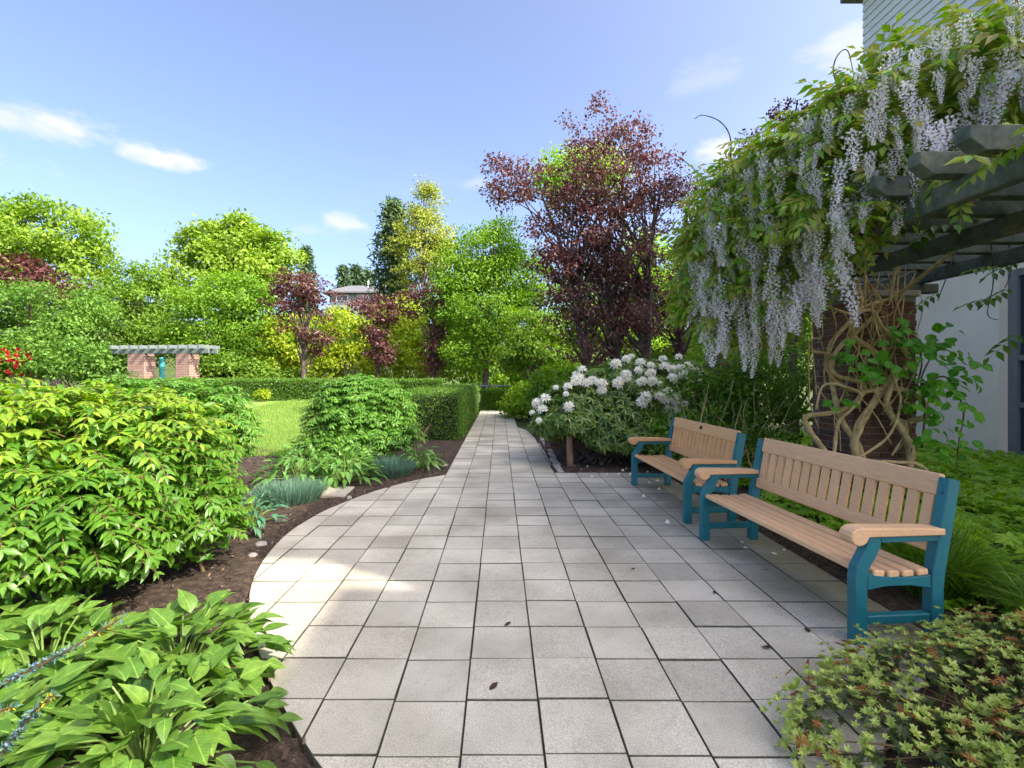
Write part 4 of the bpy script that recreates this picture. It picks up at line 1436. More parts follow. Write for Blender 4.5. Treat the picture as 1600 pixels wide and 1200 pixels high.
# ------------------------------------------------------------------ tangled shrub behind the benches
def bush(name, label, cat, base, lobes, n, lsize, mat, group=None, tm=None, stems=10, stem_mat=M_TWIG, inner=.55, zmin=.03, flat=.5, stemr=.02, clump=0, cr=.2, gap=0):
    """free-growing bush: leaves gathered in clumps through the lobes' volume, thinner inside"""
    t = empty(name, base, label, cat, group)
    crown_mesh(t, lobes, n, lsize, mat, tm, inner, zmin, flat, clump, cr)
    m_ = MB()
    b = Vector(base)
    for k in range(stems):
        l = lobes[k % len(lobes)]
        d = rand_dirs(1)[0]; d[2] = abs(d[2]) * .8
        e = Vector((l[0] + d[0] * l[3] * .85, l[1] + d[1] * l[4] * .85, l[2] + d[2] * l[5] * .85))
        s = b + Vector((random.uniform(-.2, .2), random.uniform(-.2, .2), 0))
        mid = s.lerp(e, .5) + Vector((random.uniform(-.1, .1), random.uniform(-.1, .1), .08))
        m_.tube([s - b, mid - b, e - b], [stemr, stemr * .6, stemr * .2], 5, False)
    if stems:
        m_.build('stems', stem_mat, t)
    return t


def crown_mesh(t, lobes, n, lsize, mat, tm=None, inner=.55, zmin=-9, flat=.5, clump=0, cr=.2, name='crown'):
    lw = np.array([(l[6] if len(l) > 6 else 1) * l[3] * l[5] for l in lobes], float); lw /= lw.sum()
    nc = clump if clump else max(12, n // 45)
    li = RNG.choice(len(lobes), nc, p=lw)
    lb = np.array([l[:6] for l in lobes])[li]
    d = rand_dirs(nc)
    rad = inner + (1 - inner) * RNG.random(nc) ** .6
    cc = lb[:, :3] + d * lb[:, 3:6] * rad[:, None]
    k = RNG.choice(nc, n)
    rr = cr * np.minimum(1.0, .6 + .8 * RNG.random(nc))
    g = np.clip(RNG.normal(size=(n, 3)), -1.7, 1.7) * np.array([1, 1, .55])
    p = cc[k] + g * rr[k][:, None]
    out = norm(d[k] + g * .25)
    nr = out * .7 + np.array([0, 0, flat]) + RNG.normal(0, .55, (n, 3))
    ax = RNG.normal(0, .8, (n, 3)) + out * .4 - np.array([0, 0, .3])
    ok = p[:, 2] > zmin
    p, nr, ax = p[ok], nr[ok], ax[ok]
    me = scatter(name, tm or simple_leaf(.62, .12, .15), p, frames(norm(ax), nr), RNG.uniform(.7, 1.25, len(p)) * lsize, mat, t.location)
    o = link(name, me, t)
    stuff(o)
    return cc


TG = (3.1, 7.5, 0)
bush('tangled_shrub', 'tangled green shrub with thin wiry stems between the rhododendron and the brick pillar', 'shrub', TG,
     [(3.1, 7.5, 1.0, .55, .5, .65), (3.55, 7.2, .75, .5, .4, .55), (2.75, 7.35, .55, .45, .4, .35), (3.5, 7.6, 1.6, .6, .5, .5), (3.95, 7.3, 1.0, .55, .4, .8), (4.3, 7.9, 1.5, .6, .4, .8)], 9500, .075, L_TANGLE, stems=30, clump=190, cr=.16, stemr=.009)
t = empty('wiry_stems', (3.3, 6.9, 0), 'bundle of pale wiry stems rising behind the gap between the two benches', 'stems')
m_ = MB()
for k in range(40):
    s = Vector((random.uniform(-.6, .5), random.uniform(-.2, .2), 0)); e = s + Vector((random.uniform(-.5, .5), random.uniform(-.2, .2), random.uniform(.7, 1.5)))
    mid = s.lerp(e, .55) + Vector((random.uniform(-.15, .15), random.uniform(-.1, .1), 0.1))
    m_.tube([s, s.lerp(mid, .5) + Vector((random.uniform(-.05, .05), 0, 0)), mid, mid.lerp(e, .6) + Vector((random.uniform(-.06, .06), 0, 0)), e], [.007, .006, .005, .004, .003], 4, False)
m_.build('stems', M_VINE, t)

# pachysandra ground cover
n = 9500
px = RNG.uniform(2.62, 8.55, n); py = RNG.uniform(2.2, 11.5, n)
keep = (py > 2.6 + .6 * (px < 3.0)) & ~((px < 3.2) & (py > 5.5)) & ~((np.abs(px - PCX) < .4) & (np.abs(py - PCY) < .4)) & (px - 2.62 > np.abs(RNG.normal(0, .22, n)))
px, py = px[keep], py[keep]; n = len(px)
hz = .17 + .05 * np.sin(px * 2.3) * np.sin(py * 1.9) + RNG.uniform(-.05, .05, n)
pos = np.stack([px, py, hz * np.minimum(1, (px - 2.5) * 1.4 + .25)], -1)
nz = norm(np.stack([RNG.normal(0, .3, n), RNG.normal(0, .3, n) - .1, np.ones(n)], -1))
o = link('ground_cover', scatter('ground_cover', cluster_tmpl(6, .5, .15, 1, .2), pos, frames(norm(np.cross(nz, rand_dirs(n))), nz), RNG.uniform(.055, .085, n), L_PACHY))
stuff(tag(o, 'carpet of glossy green ground cover between the benches and the building', 'ground cover'))
n = 3500
pos = np.stack([RNG.uniform(2.8, 8.5, n), RNG.uniform(2.8, 11.3, n), RNG.uniform(.02, .12, n)], -1)
pos = pos[~((pos[:, 0] < 3.2) & (pos[:, 1] > 5.5))]
o2 = scatter('ground_cover_low', cluster_tmpl(6, .5, .0, 1, .3), pos, frames(rand_dirs(len(pos)), np.tile([0, 0, 1.0], (len(pos), 1)) + RNG.normal(0, .3, pos.shape)), np.full(len(pos), .08), L_PACHY)
stuff(tag(link('ground_cover_low', o2), 'lower layer of the green ground cover near the building', 'ground cover'))

# ------------------------------------------------------------------ azalea in the corner
AB = (2.15, 2.0, 0)
az = empty('azalea', AB, 'low azalea with pale green leaf tufts and withered orange blooms, bottom right corner', 'azalea')
AL = [(2.05, 2.12, .12, .62, .38, .17), (1.48, 1.92, .09, .34, .32, .15), (2.55, 2.3, .13, .5, .36, .18), (2.25, 1.75, .12, .6, .3, .17), (2.9, 2.05, .14, .5, .4, .18)]
azl = leaf_tmpl(.32, .18, .15, 4, .62)
awh = [cluster_tmpl(7, 0, .7, 2, lf=azl), cluster_tmpl(6, 0, 1.1, 2, lf=azl), cluster_tmpl(8, 0, .45, 2, lf=azl), cluster_tmpl(5, 0, 1.5, 1, lf=azl)]
p, nn = dome_surface(AL, 3000, .03); p = p + RNG.normal(0, .03, p.shape) * np.array([1, 1, .8])
ax = norm(nn * .7 + np.array([0, 0, .8]) + RNG.normal(0, .45, nn.shape))
rot = frames(norm(np.cross(ax, rand_dirs(len(ax)))), ax)
msk = RNG.random(len(p)) < .09
split_leaves(az, awh, p[~msk], rot[~msk], RNG.uniform(.016, .034, (~msk).sum()), L_AZAL, 300, 'leaf_tuft', 'foliage', 14)
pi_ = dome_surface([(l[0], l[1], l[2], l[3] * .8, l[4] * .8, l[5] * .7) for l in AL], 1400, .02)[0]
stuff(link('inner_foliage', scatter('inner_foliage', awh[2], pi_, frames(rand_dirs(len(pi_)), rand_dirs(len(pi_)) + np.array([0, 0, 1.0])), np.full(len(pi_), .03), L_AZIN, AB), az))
dm = [tmpl_mesh('dry_bloom', cluster_tmpl(5, .3, .5, 2, .5), L_AZDRY, False), tmpl_mesh('dry_bloom', cluster_tmpl(4, .35, .1, 2, .6), L_AZDRY, False)]
place_pieces('dry_bloom', dm, p[msk] + ax[msk] * .012, rot[msk], RNG.uniform(.02, .034, msk.sum()), az, RNG)
m_ = MB()
for k in range(150):
    q = Vector(p[RNG.integers(len(p))])
    s = Vector((2.2 + random.uniform(-.5, .5), 1.95 + random.uniform(-.2, .2), 0))
    mid = s.lerp(q, .55) + Vector((random.uniform(-.08, .08), random.uniform(-.06, .06), -.03))
    m_.tube([s - Vector(AB), mid - Vector(AB), q - Vector(AB)], [.005, .0035, .0018], 4, False)
m_.build('stems', M_TWIG, az)

# juniper sprig, bottom left
JB = (-1.5, 1.2, 0)
jn = empty('juniper_sprig', JB, 'blue-green juniper sprig with yellow tips poking in at the bottom left', 'juniper')
twigs = [[P(-60, 1110, 1.45), P(20, 1060, 1.42), P(100, 1020, 1.40), P(190, 966, 1.38)], [P(-10, 1190, 1.42), P(25, 1150, 1.40), P(50, 1115, 1.38), P(85, 1085, 1.36)], [P(-90, 1150, 1.5), P(-30, 1120, 1.48), P(20, 1105, 1.46)]]
m_ = MB(); P_, A_, B_, Y_ = [], [], [], []
for tw in twigs:
    m_.tube([Vector((0, 0, 0)), (tw[0] - Vector(JB)) * .6 + Vector((0, 0, .05))] + [q - Vector(JB) for q in tw], [.010, .008, .006, .005, .004, .002][:2 + len(tw)], 5, False)
    for a, b in zip(tw, tw[1:]):
        for q in np.linspace(0, 1, 26):
            c = a.lerp(b, q)
            last = (b is tw[-1]) and q > .25
            for _ in range(3):
                d = rand_dirs(1)[0]
                (Y_ if last and random.random() < .55 else P_).append((np.array(c), norm(d + np.array((b - a).normalized()) * .8)))
            if random.random() < .5 and not last:
                d = rand_dirs(1)[0]
                B_.append(np.array(c) + d * .009)
m_.build('stem', M_TWIG, jn)
for nm, arr, mt, ln in (('needles', P_, L_SPRUCE, .024), ('yellow_tips', Y_, L_YTIP, .018)):
    pp = np.array([a[0] for a in arr]); aa = np.array([a[1] for a in arr])
    stuff(link(nm, scatter(nm, simple_leaf(.30), pp, frames(aa, rand_dirs(len(aa))), RNG.uniform(.7, 1.2, len(pp)) * ln, mt, JB), jn))
oc = Tmpl([(1, 0, 0), (-1, 0, 0), (0, 1, 0), (0, -1, 0), (0, 0, 1), (0, 0, -1)], [(0, 2, 4), (2, 1, 4), (1, 3, 4), (3, 0, 4), (2, 0, 5), (1, 2, 5), (3, 1, 5), (0, 3, 5)])
B_ = np.array(B_)
stuff(link('berries', scatter('berries', oc, B_, np.tile(np.eye(3), (len(B_), 1, 1)), RNG.uniform(.004, .007, len(B_)), L_BERRY, JB, True), jn))

# ------------------------------------------------------------------ wisteria
def pinnate(nl=11, droop=.35, wid=.30):
    """compound leaf along +Y, length 1"""
    lf = simple_leaf(wid, .10, .15)
    v, f = [], []
    k = nl // 2
    for j in range(k + 1):
        tt = .12 + .80 * j / k
        c = np.array([0, tt, -droop * tt * tt])
        for sg in ((-1, 1) if j < k else (0,)):
            y = np.array([sg * .9, .45 if sg else 1.0, -.35 - droop * tt]); y /= np.linalg.norm(y)
            fr = frames(y[None], np.array([[0, .2, 1.0]]))[0]
            s = .30 * random.uniform(.85, 1.1) * (.8 + .4 * math.sin(math.pi * tt))
            b = len(v)
            v += [tuple(fr @ (q * s) + c) for q in lf.v]
            for q in lf.f[3]: f.append(tuple(int(i) + b for i in q))
    b = len(v)
    v += [(-.008, 0, 0), (.008, 0, 0), (.004, .9, -droop * .81), (-.004, .9, -droop * .81)]
    f.append((b, b + 1, b + 2, b + 3))
    return Tmpl(v, f)


def raceme_tmpl(n=95, wid=1.0, bx=0.0):
    """hanging spike of florets, length 1 along -Z"""
    v, f = [], []
    for k in range(n):
        q = (k + .5) / n
        a = k * 2.39996 + random.uniform(-.2, .2)
        r = (.160 * (1 - q) ** .6 + .018) * (.55 + .45 * (k % 2)) * random.uniform(.75, 1.1)
        d = np.array([math.cos(a), math.sin(a), 0])
        c = d * r * wid + np.array([bx * q * q, .4 * bx * q * q, -q])
        s = .052 * (1 - .45 * q) * random.uniform(.8, 1.15)
        y = norm(d + np.array([0, 0, .35]) + RNG.normal(0, .25, 3)); z = norm(np.array([0, 0, 1.0]) + RNG.normal(0, .3, 3))
        fr = frames(y[None], z[None])[0]
        b = len(v)
        # standard petal (upright) and keel (lower)
        for q_ in [(0, -.6, 0), (-.62, .25, .45), (.62, .25, .45), (0, .15, 1.05), (-.3, .55, -.15), (.3, .55, -.15), (0, .95, .1)]:
            v.append(tuple(fr @ (np.array(q_) * s) + c))
        f += [(b, b + 2, b + 3), (b, b + 3, b + 1), (b, b + 5, b + 6), (b, b + 6, b + 4)]
    b = len(v)
    v += [(-.006, 0, .08), (.006, 0, .08), (bx + .002, .4 * bx, -1), (bx - .002, .4 * bx, -1)]
    f.append((b, b + 1, b + 2, b + 3))
    return Tmpl(v, f)


WB = (4.1, 5.6, 0)
ws = empty('wisteria', WB, 'old wisteria climbing the brick pillar and pergola, hung with pale lilac flower chains', 'wisteria')


def wl(px, py, rpx, rpy, Y, dy=.5, w=1.0):
    c = P(px, py, Y)
    return (c.x, c.y, c.z, rpx / F * Y, dy, rpy / F * Y, w)


WL = [wl(1125, 420, 50, 85, 5.3, .45), wl(1170, 345, 75, 85, 5.0, .5), wl(1240, 290, 90, 90, 4.5, .5), wl(1310, 245, 80, 85, 4.0, .4), wl(1395, 175, 95, 70, 3.8, .4),
      wl(1500, 120, 100, 62, 3.6, .45), wl(1620, 100, 90, 70, 3.4, .45), wl(1210, 420, 62, 60, 4.8, .35), wl(1150, 490, 62, 40, 5.4, .35), wl(1300, 330, 50, 60, 4.0, .3), wl(1345, 290, 40, 50, 3.9, .25)]
NRL = 9   # lobes that carry flower chains
wt = [pinnate(11, .35, .42), pinnate(13, .55, .40), pinnate(9, .2, .45)]
p, nn = dome_surface([(l[0], l[1] + .03, l[2], l[3] * .95, l[4] * .9, l[5] * .97) for l in WL], 1300, 1.0)
n = len(p)
ax = norm(nn * np.array([1, 1, .3]) + RNG.normal(0, .55, (n, 3)) + np.array([0, 0, -.15]))
nr = np.array([0, 0, 1.0]) + nn * .4 + RNG.normal(0, .35, (n, 3))
split_leaves(ws, wt, p, frames(ax, nr), RNG.uniform(.24, .40, n), L_WIST, 300, 'leaf', 'foliage', 16)
p2 = dome_surface([(l[0], l[1], l[2], l[3] * .75, l[4] * .75, l[5] * .75) for l in WL], 420, .9)[0]
stuff(link('inner_foliage', scatter('inner_foliage', wt[0], p2, frames(rand_dirs(len(p2)), rand_dirs(len(p2)) + np.array([0, 0, 1.0])), np.full(len(p2), .3), L_WIST, WB), ws))
rm = [tmpl_mesh('flower_raceme', raceme_tmpl(*a), L_FLORET, False) for a in ((140, 1.0, .05), (110, .85, -.10), (160, 1.1, .0), (90, .75, .14), (145, .95, -.04), (125, 1.15, .08))]
RP = []
tries = 0
while len(RP) < 200 and tries < 9000:
    tries += 1
    l = WL[(0, 1, 1, 2, 2, 3, 3, 4, 4, 5, 5, 6, 7, 8)[RNG.integers(14)]]
    x, y = VX + F * l[0] / l[1], VY - F * (l[2] - CAMH) / l[1]
    hit = ray_hit(x + random.uniform(-1, 1) * l[3] / l[1] * F, y + random.uniform(-1, .75) * l[5] / l[1] * F, [m[:6] for m in WL])
    if hit is None: continue
    h_ = hit[1]
    if any(np.linalg.norm(h_ - q) < .15 for q in RP): continue
    RP.append(h_)
# the long chains at the lower fringe
for (x, y, Y) in [(1282, 385, 4.0), (1293, 330, 3.9), (1305, 290, 3.9), (1258, 420, 4.2), (1240, 440, 4.5), (1228, 450, 4.6), (1213, 430, 4.7), (1195, 430, 4.8), (1175, 420, 4.9), (1150, 430, 5.0), (1128, 430, 5.1),
                  (1105, 440, 5.2), (1085, 430, 5.3), (1075, 400, 5.3), (1118, 400, 5.1), (1165, 380, 4.9), (1205, 370, 4.7), (1270, 330, 4.2), (1322, 230, 3.9), (1335, 280, 3.8), (1350, 270, 3.8), (1225, 350, 4.6), (1290, 425, 4.1), (1248, 370, 4.5),
                  (1480, 130, 3.5), (1500, 170, 3.4), (1560, 90, 3.2), (1580, 110, 3.2), (1530, 130, 3.3), (1405, 200, 3.5), (1420, 220, 3.4), (1440, 210, 3.4)]:
    RP.append(np.array(P(x, y, Y)))
RP = np.array(RP); n = len(RP)
tilt = norm(np.stack([RNG.normal(0, .10, n), RNG.normal(0, .10, n), np.ones(n)], -1))
sc = RNG.uniform(.22, .50, n); sc[-32:] = RNG.uniform(.36, .56, 32)
sc = sc * np.clip(RP[:, 1] / 4.6, .62, 1.05)
sc = sc[:, None] * np.stack([RNG.uniform(.8, 1.25, n), RNG.uniform(.8, 1.25, n), np.ones(n)], -1)
RP[:, 1] -= .20
place_pieces('flower_raceme', rm, RP, frames(norm(np.cross(tilt, rand_dirs(n))), tilt), sc, ws, RNG)


nf = 46
pf = np.stack([RNG.uniform(2.65, 3.1, nf), RNG.uniform(2.5, 5.5, nf), RNG.uniform(ZB + .12, ZB + .42, nf)], -1)
af = norm(np.stack([RNG.normal(-.5, .6, nf), RNG.normal(-.3, .6, nf), RNG.normal(-.25, .3, nf)], -1))
place_pieces('leaf', [tmpl_mesh('leaf', m, L_WIST) for m in wt], pf, frames(af, np.tile([0, 0, 1.0], (nf, 1)) + RNG.normal(0, .3, (nf, 3))), RNG.uniform(.22, .36, nf), ws, RNG)


def vine(px_pts, Y, r0, r1, parent=ws, mat=M_VINE, name='vine_stem', org=WB, n=7):
    """pts: (x, y[, Y]) photo pixels along the stem; smoothed by a Catmull-Rom curve"""
    pts = [P(q[0], q[1], q[2] if len(q) > 2 else Y) for q in px_pts]
    pts = [pts[0]] + pts + [pts[-1]]
    out = []
    for i in range(1, len(pts) - 2):
        for k in range(6):
            u = k / 6
            a, b, c, d = pts[i - 1], pts[i], pts[i + 1], pts[i + 2]
            out.append(.5 * ((2 * b) + (c - a) * u + (2 * a - 5 * b + 4 * c - d) * u * u + (3 * b - a - 3 * c + d) * u ** 3))
    out.append(pts[-2])
    m_ = MB()
    m = len(out)
    rad = [1.15 * (r0 + (r1 - r0) * i / (m - 1)) * (1 + .12 * math.sin(i * 1.9 + px_pts[0][0])) for i in range(m)]
    m_.tube([q - Vector(org) for q in out], rad, n, True)
    return m_.build(name, mat, parent, smooth=True)


YV = 5.62
for pts, r0, r1, Y in [
    ([(1342, 722), (1335, 690), (1352, 650), (1375, 615), (1395, 580), (1360, 545), (1330, 520), (1345, 470), (1330, 420), (1318, 380, 5.3), (1345, 345, 4.9)], .040, .018, YV),
    ([(1296, 715), (1278, 690), (1260, 665), (1262, 650), (1300, 645), (1335, 630), (1350, 600), (1305, 585), (1295, 545), (1325, 505), (1350, 480), (1395, 465), (1430, 440, 5.2), (1480, 400, 4.7), (1515, 365, 4.4), (1530, 340, 4.2)], .028, .013, YV - .06),
    ([(1350, 722), (1338, 690), (1320, 665), (1305, 625), (1300, 580), (1310, 545), (1360, 500), (1375, 470), (1350, 430), (1375, 400, 5.3), (1378, 370, 4.8)], .030, .014, YV + .03),
    ([(1425, 725), (1415, 680), (1418, 660), (1448, 650), (1440, 625), (1415, 610), (1380, 608), (1345, 612), (1310, 600), (1290, 570), (1298, 555), (1270, 548), (1262, 535)], .034, .012, YV - .03),
    ([(1420, 730), (1424, 700), (1405, 665), (1385, 635), (1395, 600), (1420, 560), (1378, 510), (1362, 485), (1330, 490), (1290, 478), (1240, 462, 5.2)], .036, .008, YV - .1),
    ([(1303, 712), (1310, 660), (1330, 640), (1345, 615), (1290, 600), (1275, 640)], .018, .010, YV - .1),
    ([(1330, 722), (1380, 690), (1400, 660), (1407, 625), (1400, 600), (1372, 520), (1360, 470)], .014, .008, YV - .14),
    ([(1350, 720), (1400, 722), (1430, 724), (1448, 735), (1440, 750)], .018, .014, 5.5),
    ([(1320, 420, 5.4), (1335, 390, 5.1), (1360, 365, 4.8), (1392, 330, 4.5), (1420, 305, 4.2), (1460, 290, 3.9), (1500, 280, 3.7), (1520, 260, 3.5), (1560, 245, 3.3)], .022, .012, 5),
    ([(1312, 430, 5.4), (1340, 375, 4.9), (1375, 345, 4.5), (1395, 315, 4.3)], .018, .010, 5),
    ([(1485, 290, 3.8), (1510, 240, 3.7), (1520, 190, 3.7), (1516, 150, 3.8)], .024, .012, 3.8),
    ([(1365, 300, 4.4), (1360, 255, 4.4), (1385, 240, 4.4), (1410, 205, 4.3), (1418, 160, 4.3)], .018, .008, 4.4),
    ([(1400, 470), (1405, 420), (1415, 380), (1425, 350)], .010, .007, 5.2),
    ([(1390, 465), (1398, 410), (1388, 360)], .010, .006, 5.25),
    ([(1352, 480), (1352, 430), (1354, 375)], .008, .006, 5.0)]:
    vine(pts, Y, r0, r1)
for k in range(24):
    x = random.uniform(1272, 1428); y0 = random.uniform(560, 720)
    pts = []
    for j in range(6):
        pts.append((x, y0 - j * random.uniform(30, 52), YV + random.uniform(-.12, .05)))
        x = min(1440, max(1265, x + random.uniform(-34, 34)))
    vine(pts, YV, random.uniform(.005, .011), .004, n=5)
# loose tendrils against the sky
for pts in ([(1155, 300, 5.2), (1143, 262, 5.2), (1141, 215, 5.2), (1125, 190, 5.2), (1098, 180, 5.2), (1085, 186, 5.2)], [(1330, 175, 4.6), (1312, 140, 4.6), (1302, 110, 4.6), (1310, 85, 4.6), (1325, 80, 4.6), (1335, 125, 4.6)],
            [(1105, 285, 5.3), (1085, 265, 5.3), (1062, 245, 5.3)], [(1185, 270, 5.2), (1165, 240, 5.2), (1160, 215, 5.2)]):
    vine(pts, 5, .008, .003, mat=M_BARKDARK, name='tendril', n=5)

# broad-leaved creeper on the right of the pillar
CB = (5.0, 5.6, 0)
cr_ = empty('climbing_creeper', CB, 'bright green broad-leaved creeper on the right side of the brick pillar', 'creeper')
LT_C = [leaf_tmpl(.86, .10, .2, 7, .48, .7), leaf_tmpl(.78, .14, .3, 7, .5, .7)]
pos, axs, nrm_, scs = [], [], [], []
spots = [(1390, 530, 20), (1420, 515, 18), (1440, 535, 26), (1470, 540, 26), (1490, 560, 18), (1510, 570, 16), (1420, 555, 18), (1400, 570, 16), (1345, 575, 16), (1365, 580, 14), (1380, 565, 14), (1440, 600, 18), (1460, 590, 16), (1450, 620, 16), (1470, 640, 14), (1490, 600, 10),
         (1500, 600, 12), (1510, 640, 12), (1500, 665, 12), (1495, 690, 10), (1465, 660, 12), (1455, 690, 10), (1330, 545, 12), (1310, 560, 8), (1320, 620, 8), (1420, 625, 14), (1435, 645, 10), (1480, 700, 10), (1510, 590, 12), (1360, 545, 10), (1480, 520, 10)]
for (x, y, c) in spots:
    for _ in range(max(5, c // 2)):
        q = P(x + random.gauss(0, 11), y + random.gauss(0, 10), 5.45 + random.uniform(-.2, .12))
        a = random.uniform(0, 6.28)
        pos.append(q); axs.append((math.cos(a), math.sin(a) * .5 - .35, -.45 + random.gauss(0, .2))); nrm_.append((random.gauss(0, .3), -.65 + random.gauss(0, .2), .8)); scs.append(random.uniform(.085, .15))
pos, axs, nrm_, scs = map(np.array, (pos, axs, nrm_, scs))
place_pieces('leaf', [tmpl_mesh('leaf', m, L_CREEP) for m in LT_C], pos, frames(norm(axs), nrm_), scs, cr_, RNG)
for pts in ([(1425, 720), (1420, 660), (1400, 600), (1380, 560), (1345, 575)], [(1440, 700), (1445, 640), (1440, 590), (1470, 545), (1510, 570)], [(1440, 600), (1480, 590), (1505, 640), (1498, 690), (1494, 735)], [(1420, 640), (1440, 560), (1400, 520)]):
    vine(pts, 5.5, .010, .004, cr_, M_TWIG, 'stem', CB, 5)
# dangling sprays in front of the windows
sp_ = empty('hanging_spray', (5.03, 5.0, 2.6), 'thin dark leaf sprays dangling from the pergola before the pale wall', 'vine')
sps = pinnate(9, .25, .45)
ps = [P(1560, 415, 5.0), P(1560, 465, 5.0), P(1595, 520, 5.0), P(1470, 455, 5.2), P(1590, 410, 4.9), P(1580, 450, 4.9), P(1505, 352, 4.2), P(1470, 352, 4.3), P(1440, 345, 4.4)]
pos = np.array(ps); a_ = np.array([(-1, .1, -.15)] * len(ps)) + RNG.normal(0, .15, (len(ps), 3))
place_pieces('leaf', [tmpl_mesh('leaf', sps, L_TANGLE, False)], pos, frames(norm(a_), np.tile([0, -.3, 1.0], (len(ps), 1))), RNG.uniform(.30, .40, len(ps)), sp_, RNG)
for pts in ([(1548, 375), (1552, 440), (1543, 490), (1560, 500)], [(1575, 370), (1580, 420), (1570, 450)], [(1495, 385), (1480, 430), (1465, 470)]):
    vine(pts, 5.0, .006, .003, sp_, M_BARKDARK, 'stem', (5.03, 5.0, 2.6), 4)

# ------------------------------------------------------------------ trees
def lobe(px, py, rpx, rpy, Y, dy=None, w=1.0):
    c = P(px, py, Y)
    return (c.x, c.y, c.z, rpx / F * Y, dy if dy else rpx / F * Y * .8, rpy / F * Y, w)


def tree(name, label, base, lobes, n, lsize, mat, trunk_r, bark=M_BARK, group=None, clump=0, cr=.45, inner=.45, flat=.5, limbs=26, trunks=1, tm=None, lean=0.0, fork=.3):
    t = empty(name, base, label, 'tree', group)
    b = Vector(base)
    cc = crown_mesh(t, lobes, n, lsize, mat, tm, inner, -9, flat, clump, cr)
    tot = sum(l[3] * l[5] for l in lobes)
    ctr = Vector((sum(l[0] * l[3] * l[5] for l in lobes) / tot, sum(l[1] * l[3] * l[5] for l in lobes) / tot, 0))
    top = max(l[2] + l[5] * (.6 if trunks == 1 else -1.6) for l in lobes)
    for tr_ in range(trunks):
        m_ = MB()
        off = Vector(((tr_ - (trunks - 1) / 2) * trunk_r * 5, random.uniform(-.2, .2), 0)) if trunks > 1 else Vector((0, 0, 0))
        pts, rad = [], []
        for k in range(9):
            u = k / 8
            q = Vector((b.x + off.x + (ctr.x + off.x * 2.5 - b.x - off.x) * u ** 1.5, b.y + (ctr.y - b.y) * u, b.z + (top - b.z) * u))
            q += Vector((random.uniform(-1, 1), random.uniform(-1, 1), 0)) * (.12 * u)
            pts.append(q); rad.append(trunk_r * (1 - (.85 if trunks == 1 else .93) * u) * (1.35 if k == 0 else 1))
        m_.tube([q - b for q in pts], rad, 8, False)
        for k in range(limbs // trunks):
            e = Vector(cc[RNG.integers(len(cc))])
            hf = (e.z - b.z) / (top - b.z)
            u = max(fork * .8, min(.85, hf * random.uniform(.45, .75)))
            i0 = min(7, int(u * 8)); s = pts[i0].lerp(pts[i0 + 1], u * 8 - i0)
            r = trunk_r * (1 - .85 * u) * random.uniform(.35, .6)
            mid = s.lerp(e, .45) + Vector((0, 0, (e - s).length * .08)) + Vector((random.uniform(-.1, .1), random.uniform(-.1, .1), 0)) * (e - s).length
            m_.tube([s - b, s.lerp(mid, .5) - b, mid - b, mid.lerp(e, .6) + Vector((0, 0, .05)) - b, e - b], [r, r * .8, r * .6, r * .4, r * .12], 5, False)
        m_.build('trunk', bark, t, smooth=True)
    return t


GB = 'trees beyond the lawn'
tree('maple_tree', 'tall yellow-green maple at the far left, below the clouds', (P(90, 600, 32).x, 32, 0), [lobe(70, 365, 85, 58, 32), lobe(10, 385, 70, 65, 32), lobe(125, 395, 50, 45, 32), lobe(60, 425, 110, 50, 32), lobe(-60, 400, 90, 80, 32)], 22400, 0.272, L_MAPLE, .28, group=GB, clump=230, cr=.55)
tree('maple_tree', 'rounded fresh green maple rising left of the house, top centre-left', (P(365, 600, 33).x, 33, 0), [lobe(365, 385, 62, 42, 33), lobe(325, 395, 50, 38, 33), lobe(415, 400, 46, 38, 33), lobe(360, 430, 100, 50, 33), lobe(370, 355, 26, 18, 33)], 19200, 0.272, L_MAPLE2, .28, group=GB, clump=210, cr=.5)
tree('broad_tree', 'layered dark green tree spreading at the left edge below the maple', (P(50, 600, 24).x, 24, 0), [lobe(55, 485, 95, 40, 24), lobe(110, 525, 85, 40, 24), lobe(-20, 500, 90, 55, 24), lobe(30, 545, 110, 32, 24), lobe(140, 490, 40, 35, 24)], 24000, 0.160, L_GREEN2, .2, group=GB, clump=190, cr=.42, flat=1.2)
tree('broad_tree', 'green tree directly behind the far pergola', (P(225, 600, 28).x, 28, 0), [lobe(205, 455, 72, 45, 28), lobe(235, 490, 70, 50, 28), lobe(190, 520, 85, 45, 28), lobe(260, 535, 60, 40, 28)], 24000, 0.176, L_GREEN, .2, group=GB, clump=200, cr=.42)
tree('broad_tree', 'mid green tree right of the far pergola, under the rounded maple', (P(345, 600, 25.5).x, 25.5, 0), [lobe(355, 470, 75, 48, 25.5), lobe(320, 500, 60, 60, 25.5), lobe(390, 510, 55, 60, 25.5), lobe(345, 555, 85, 35, 25.5)], 24000, 0.160, L_GREEN3, .2, group=GB, clump=200, cr=.4)
tree('red_leaved_tree', 'dark red tree crown showing between the two leftmost green trees', (P(60, 600, 29).x, 29, 0), [lobe(30, 425, 40, 25, 29), lobe(75, 448, 45, 20, 29), lobe(120, 462, 35, 20, 29)], 4000, .22, L_PLUMRED, .16, M_BARKDARK, group=GB, clump=80, cr=.35)
tree('plum_tree', 'purple plum tree with slim trunk left of the house, leftmost of the slim plums', (P(474, 596, 22.5).x, 22.5, 0), [lobe(462, 445, 32, 22, 22.5), lobe(497, 455, 34, 18, 22.5), lobe(440, 470, 28, 24, 22.5, None, .7), lobe(475, 500, 40, 35, 22.5, None, .35), lobe(500, 530, 20, 24, 22.5, None, .8)], 3600, .15, L_PLUM, .13, M_BARKDARK, 'slim plum trees along the hedge', 120, .24, limbs=30)
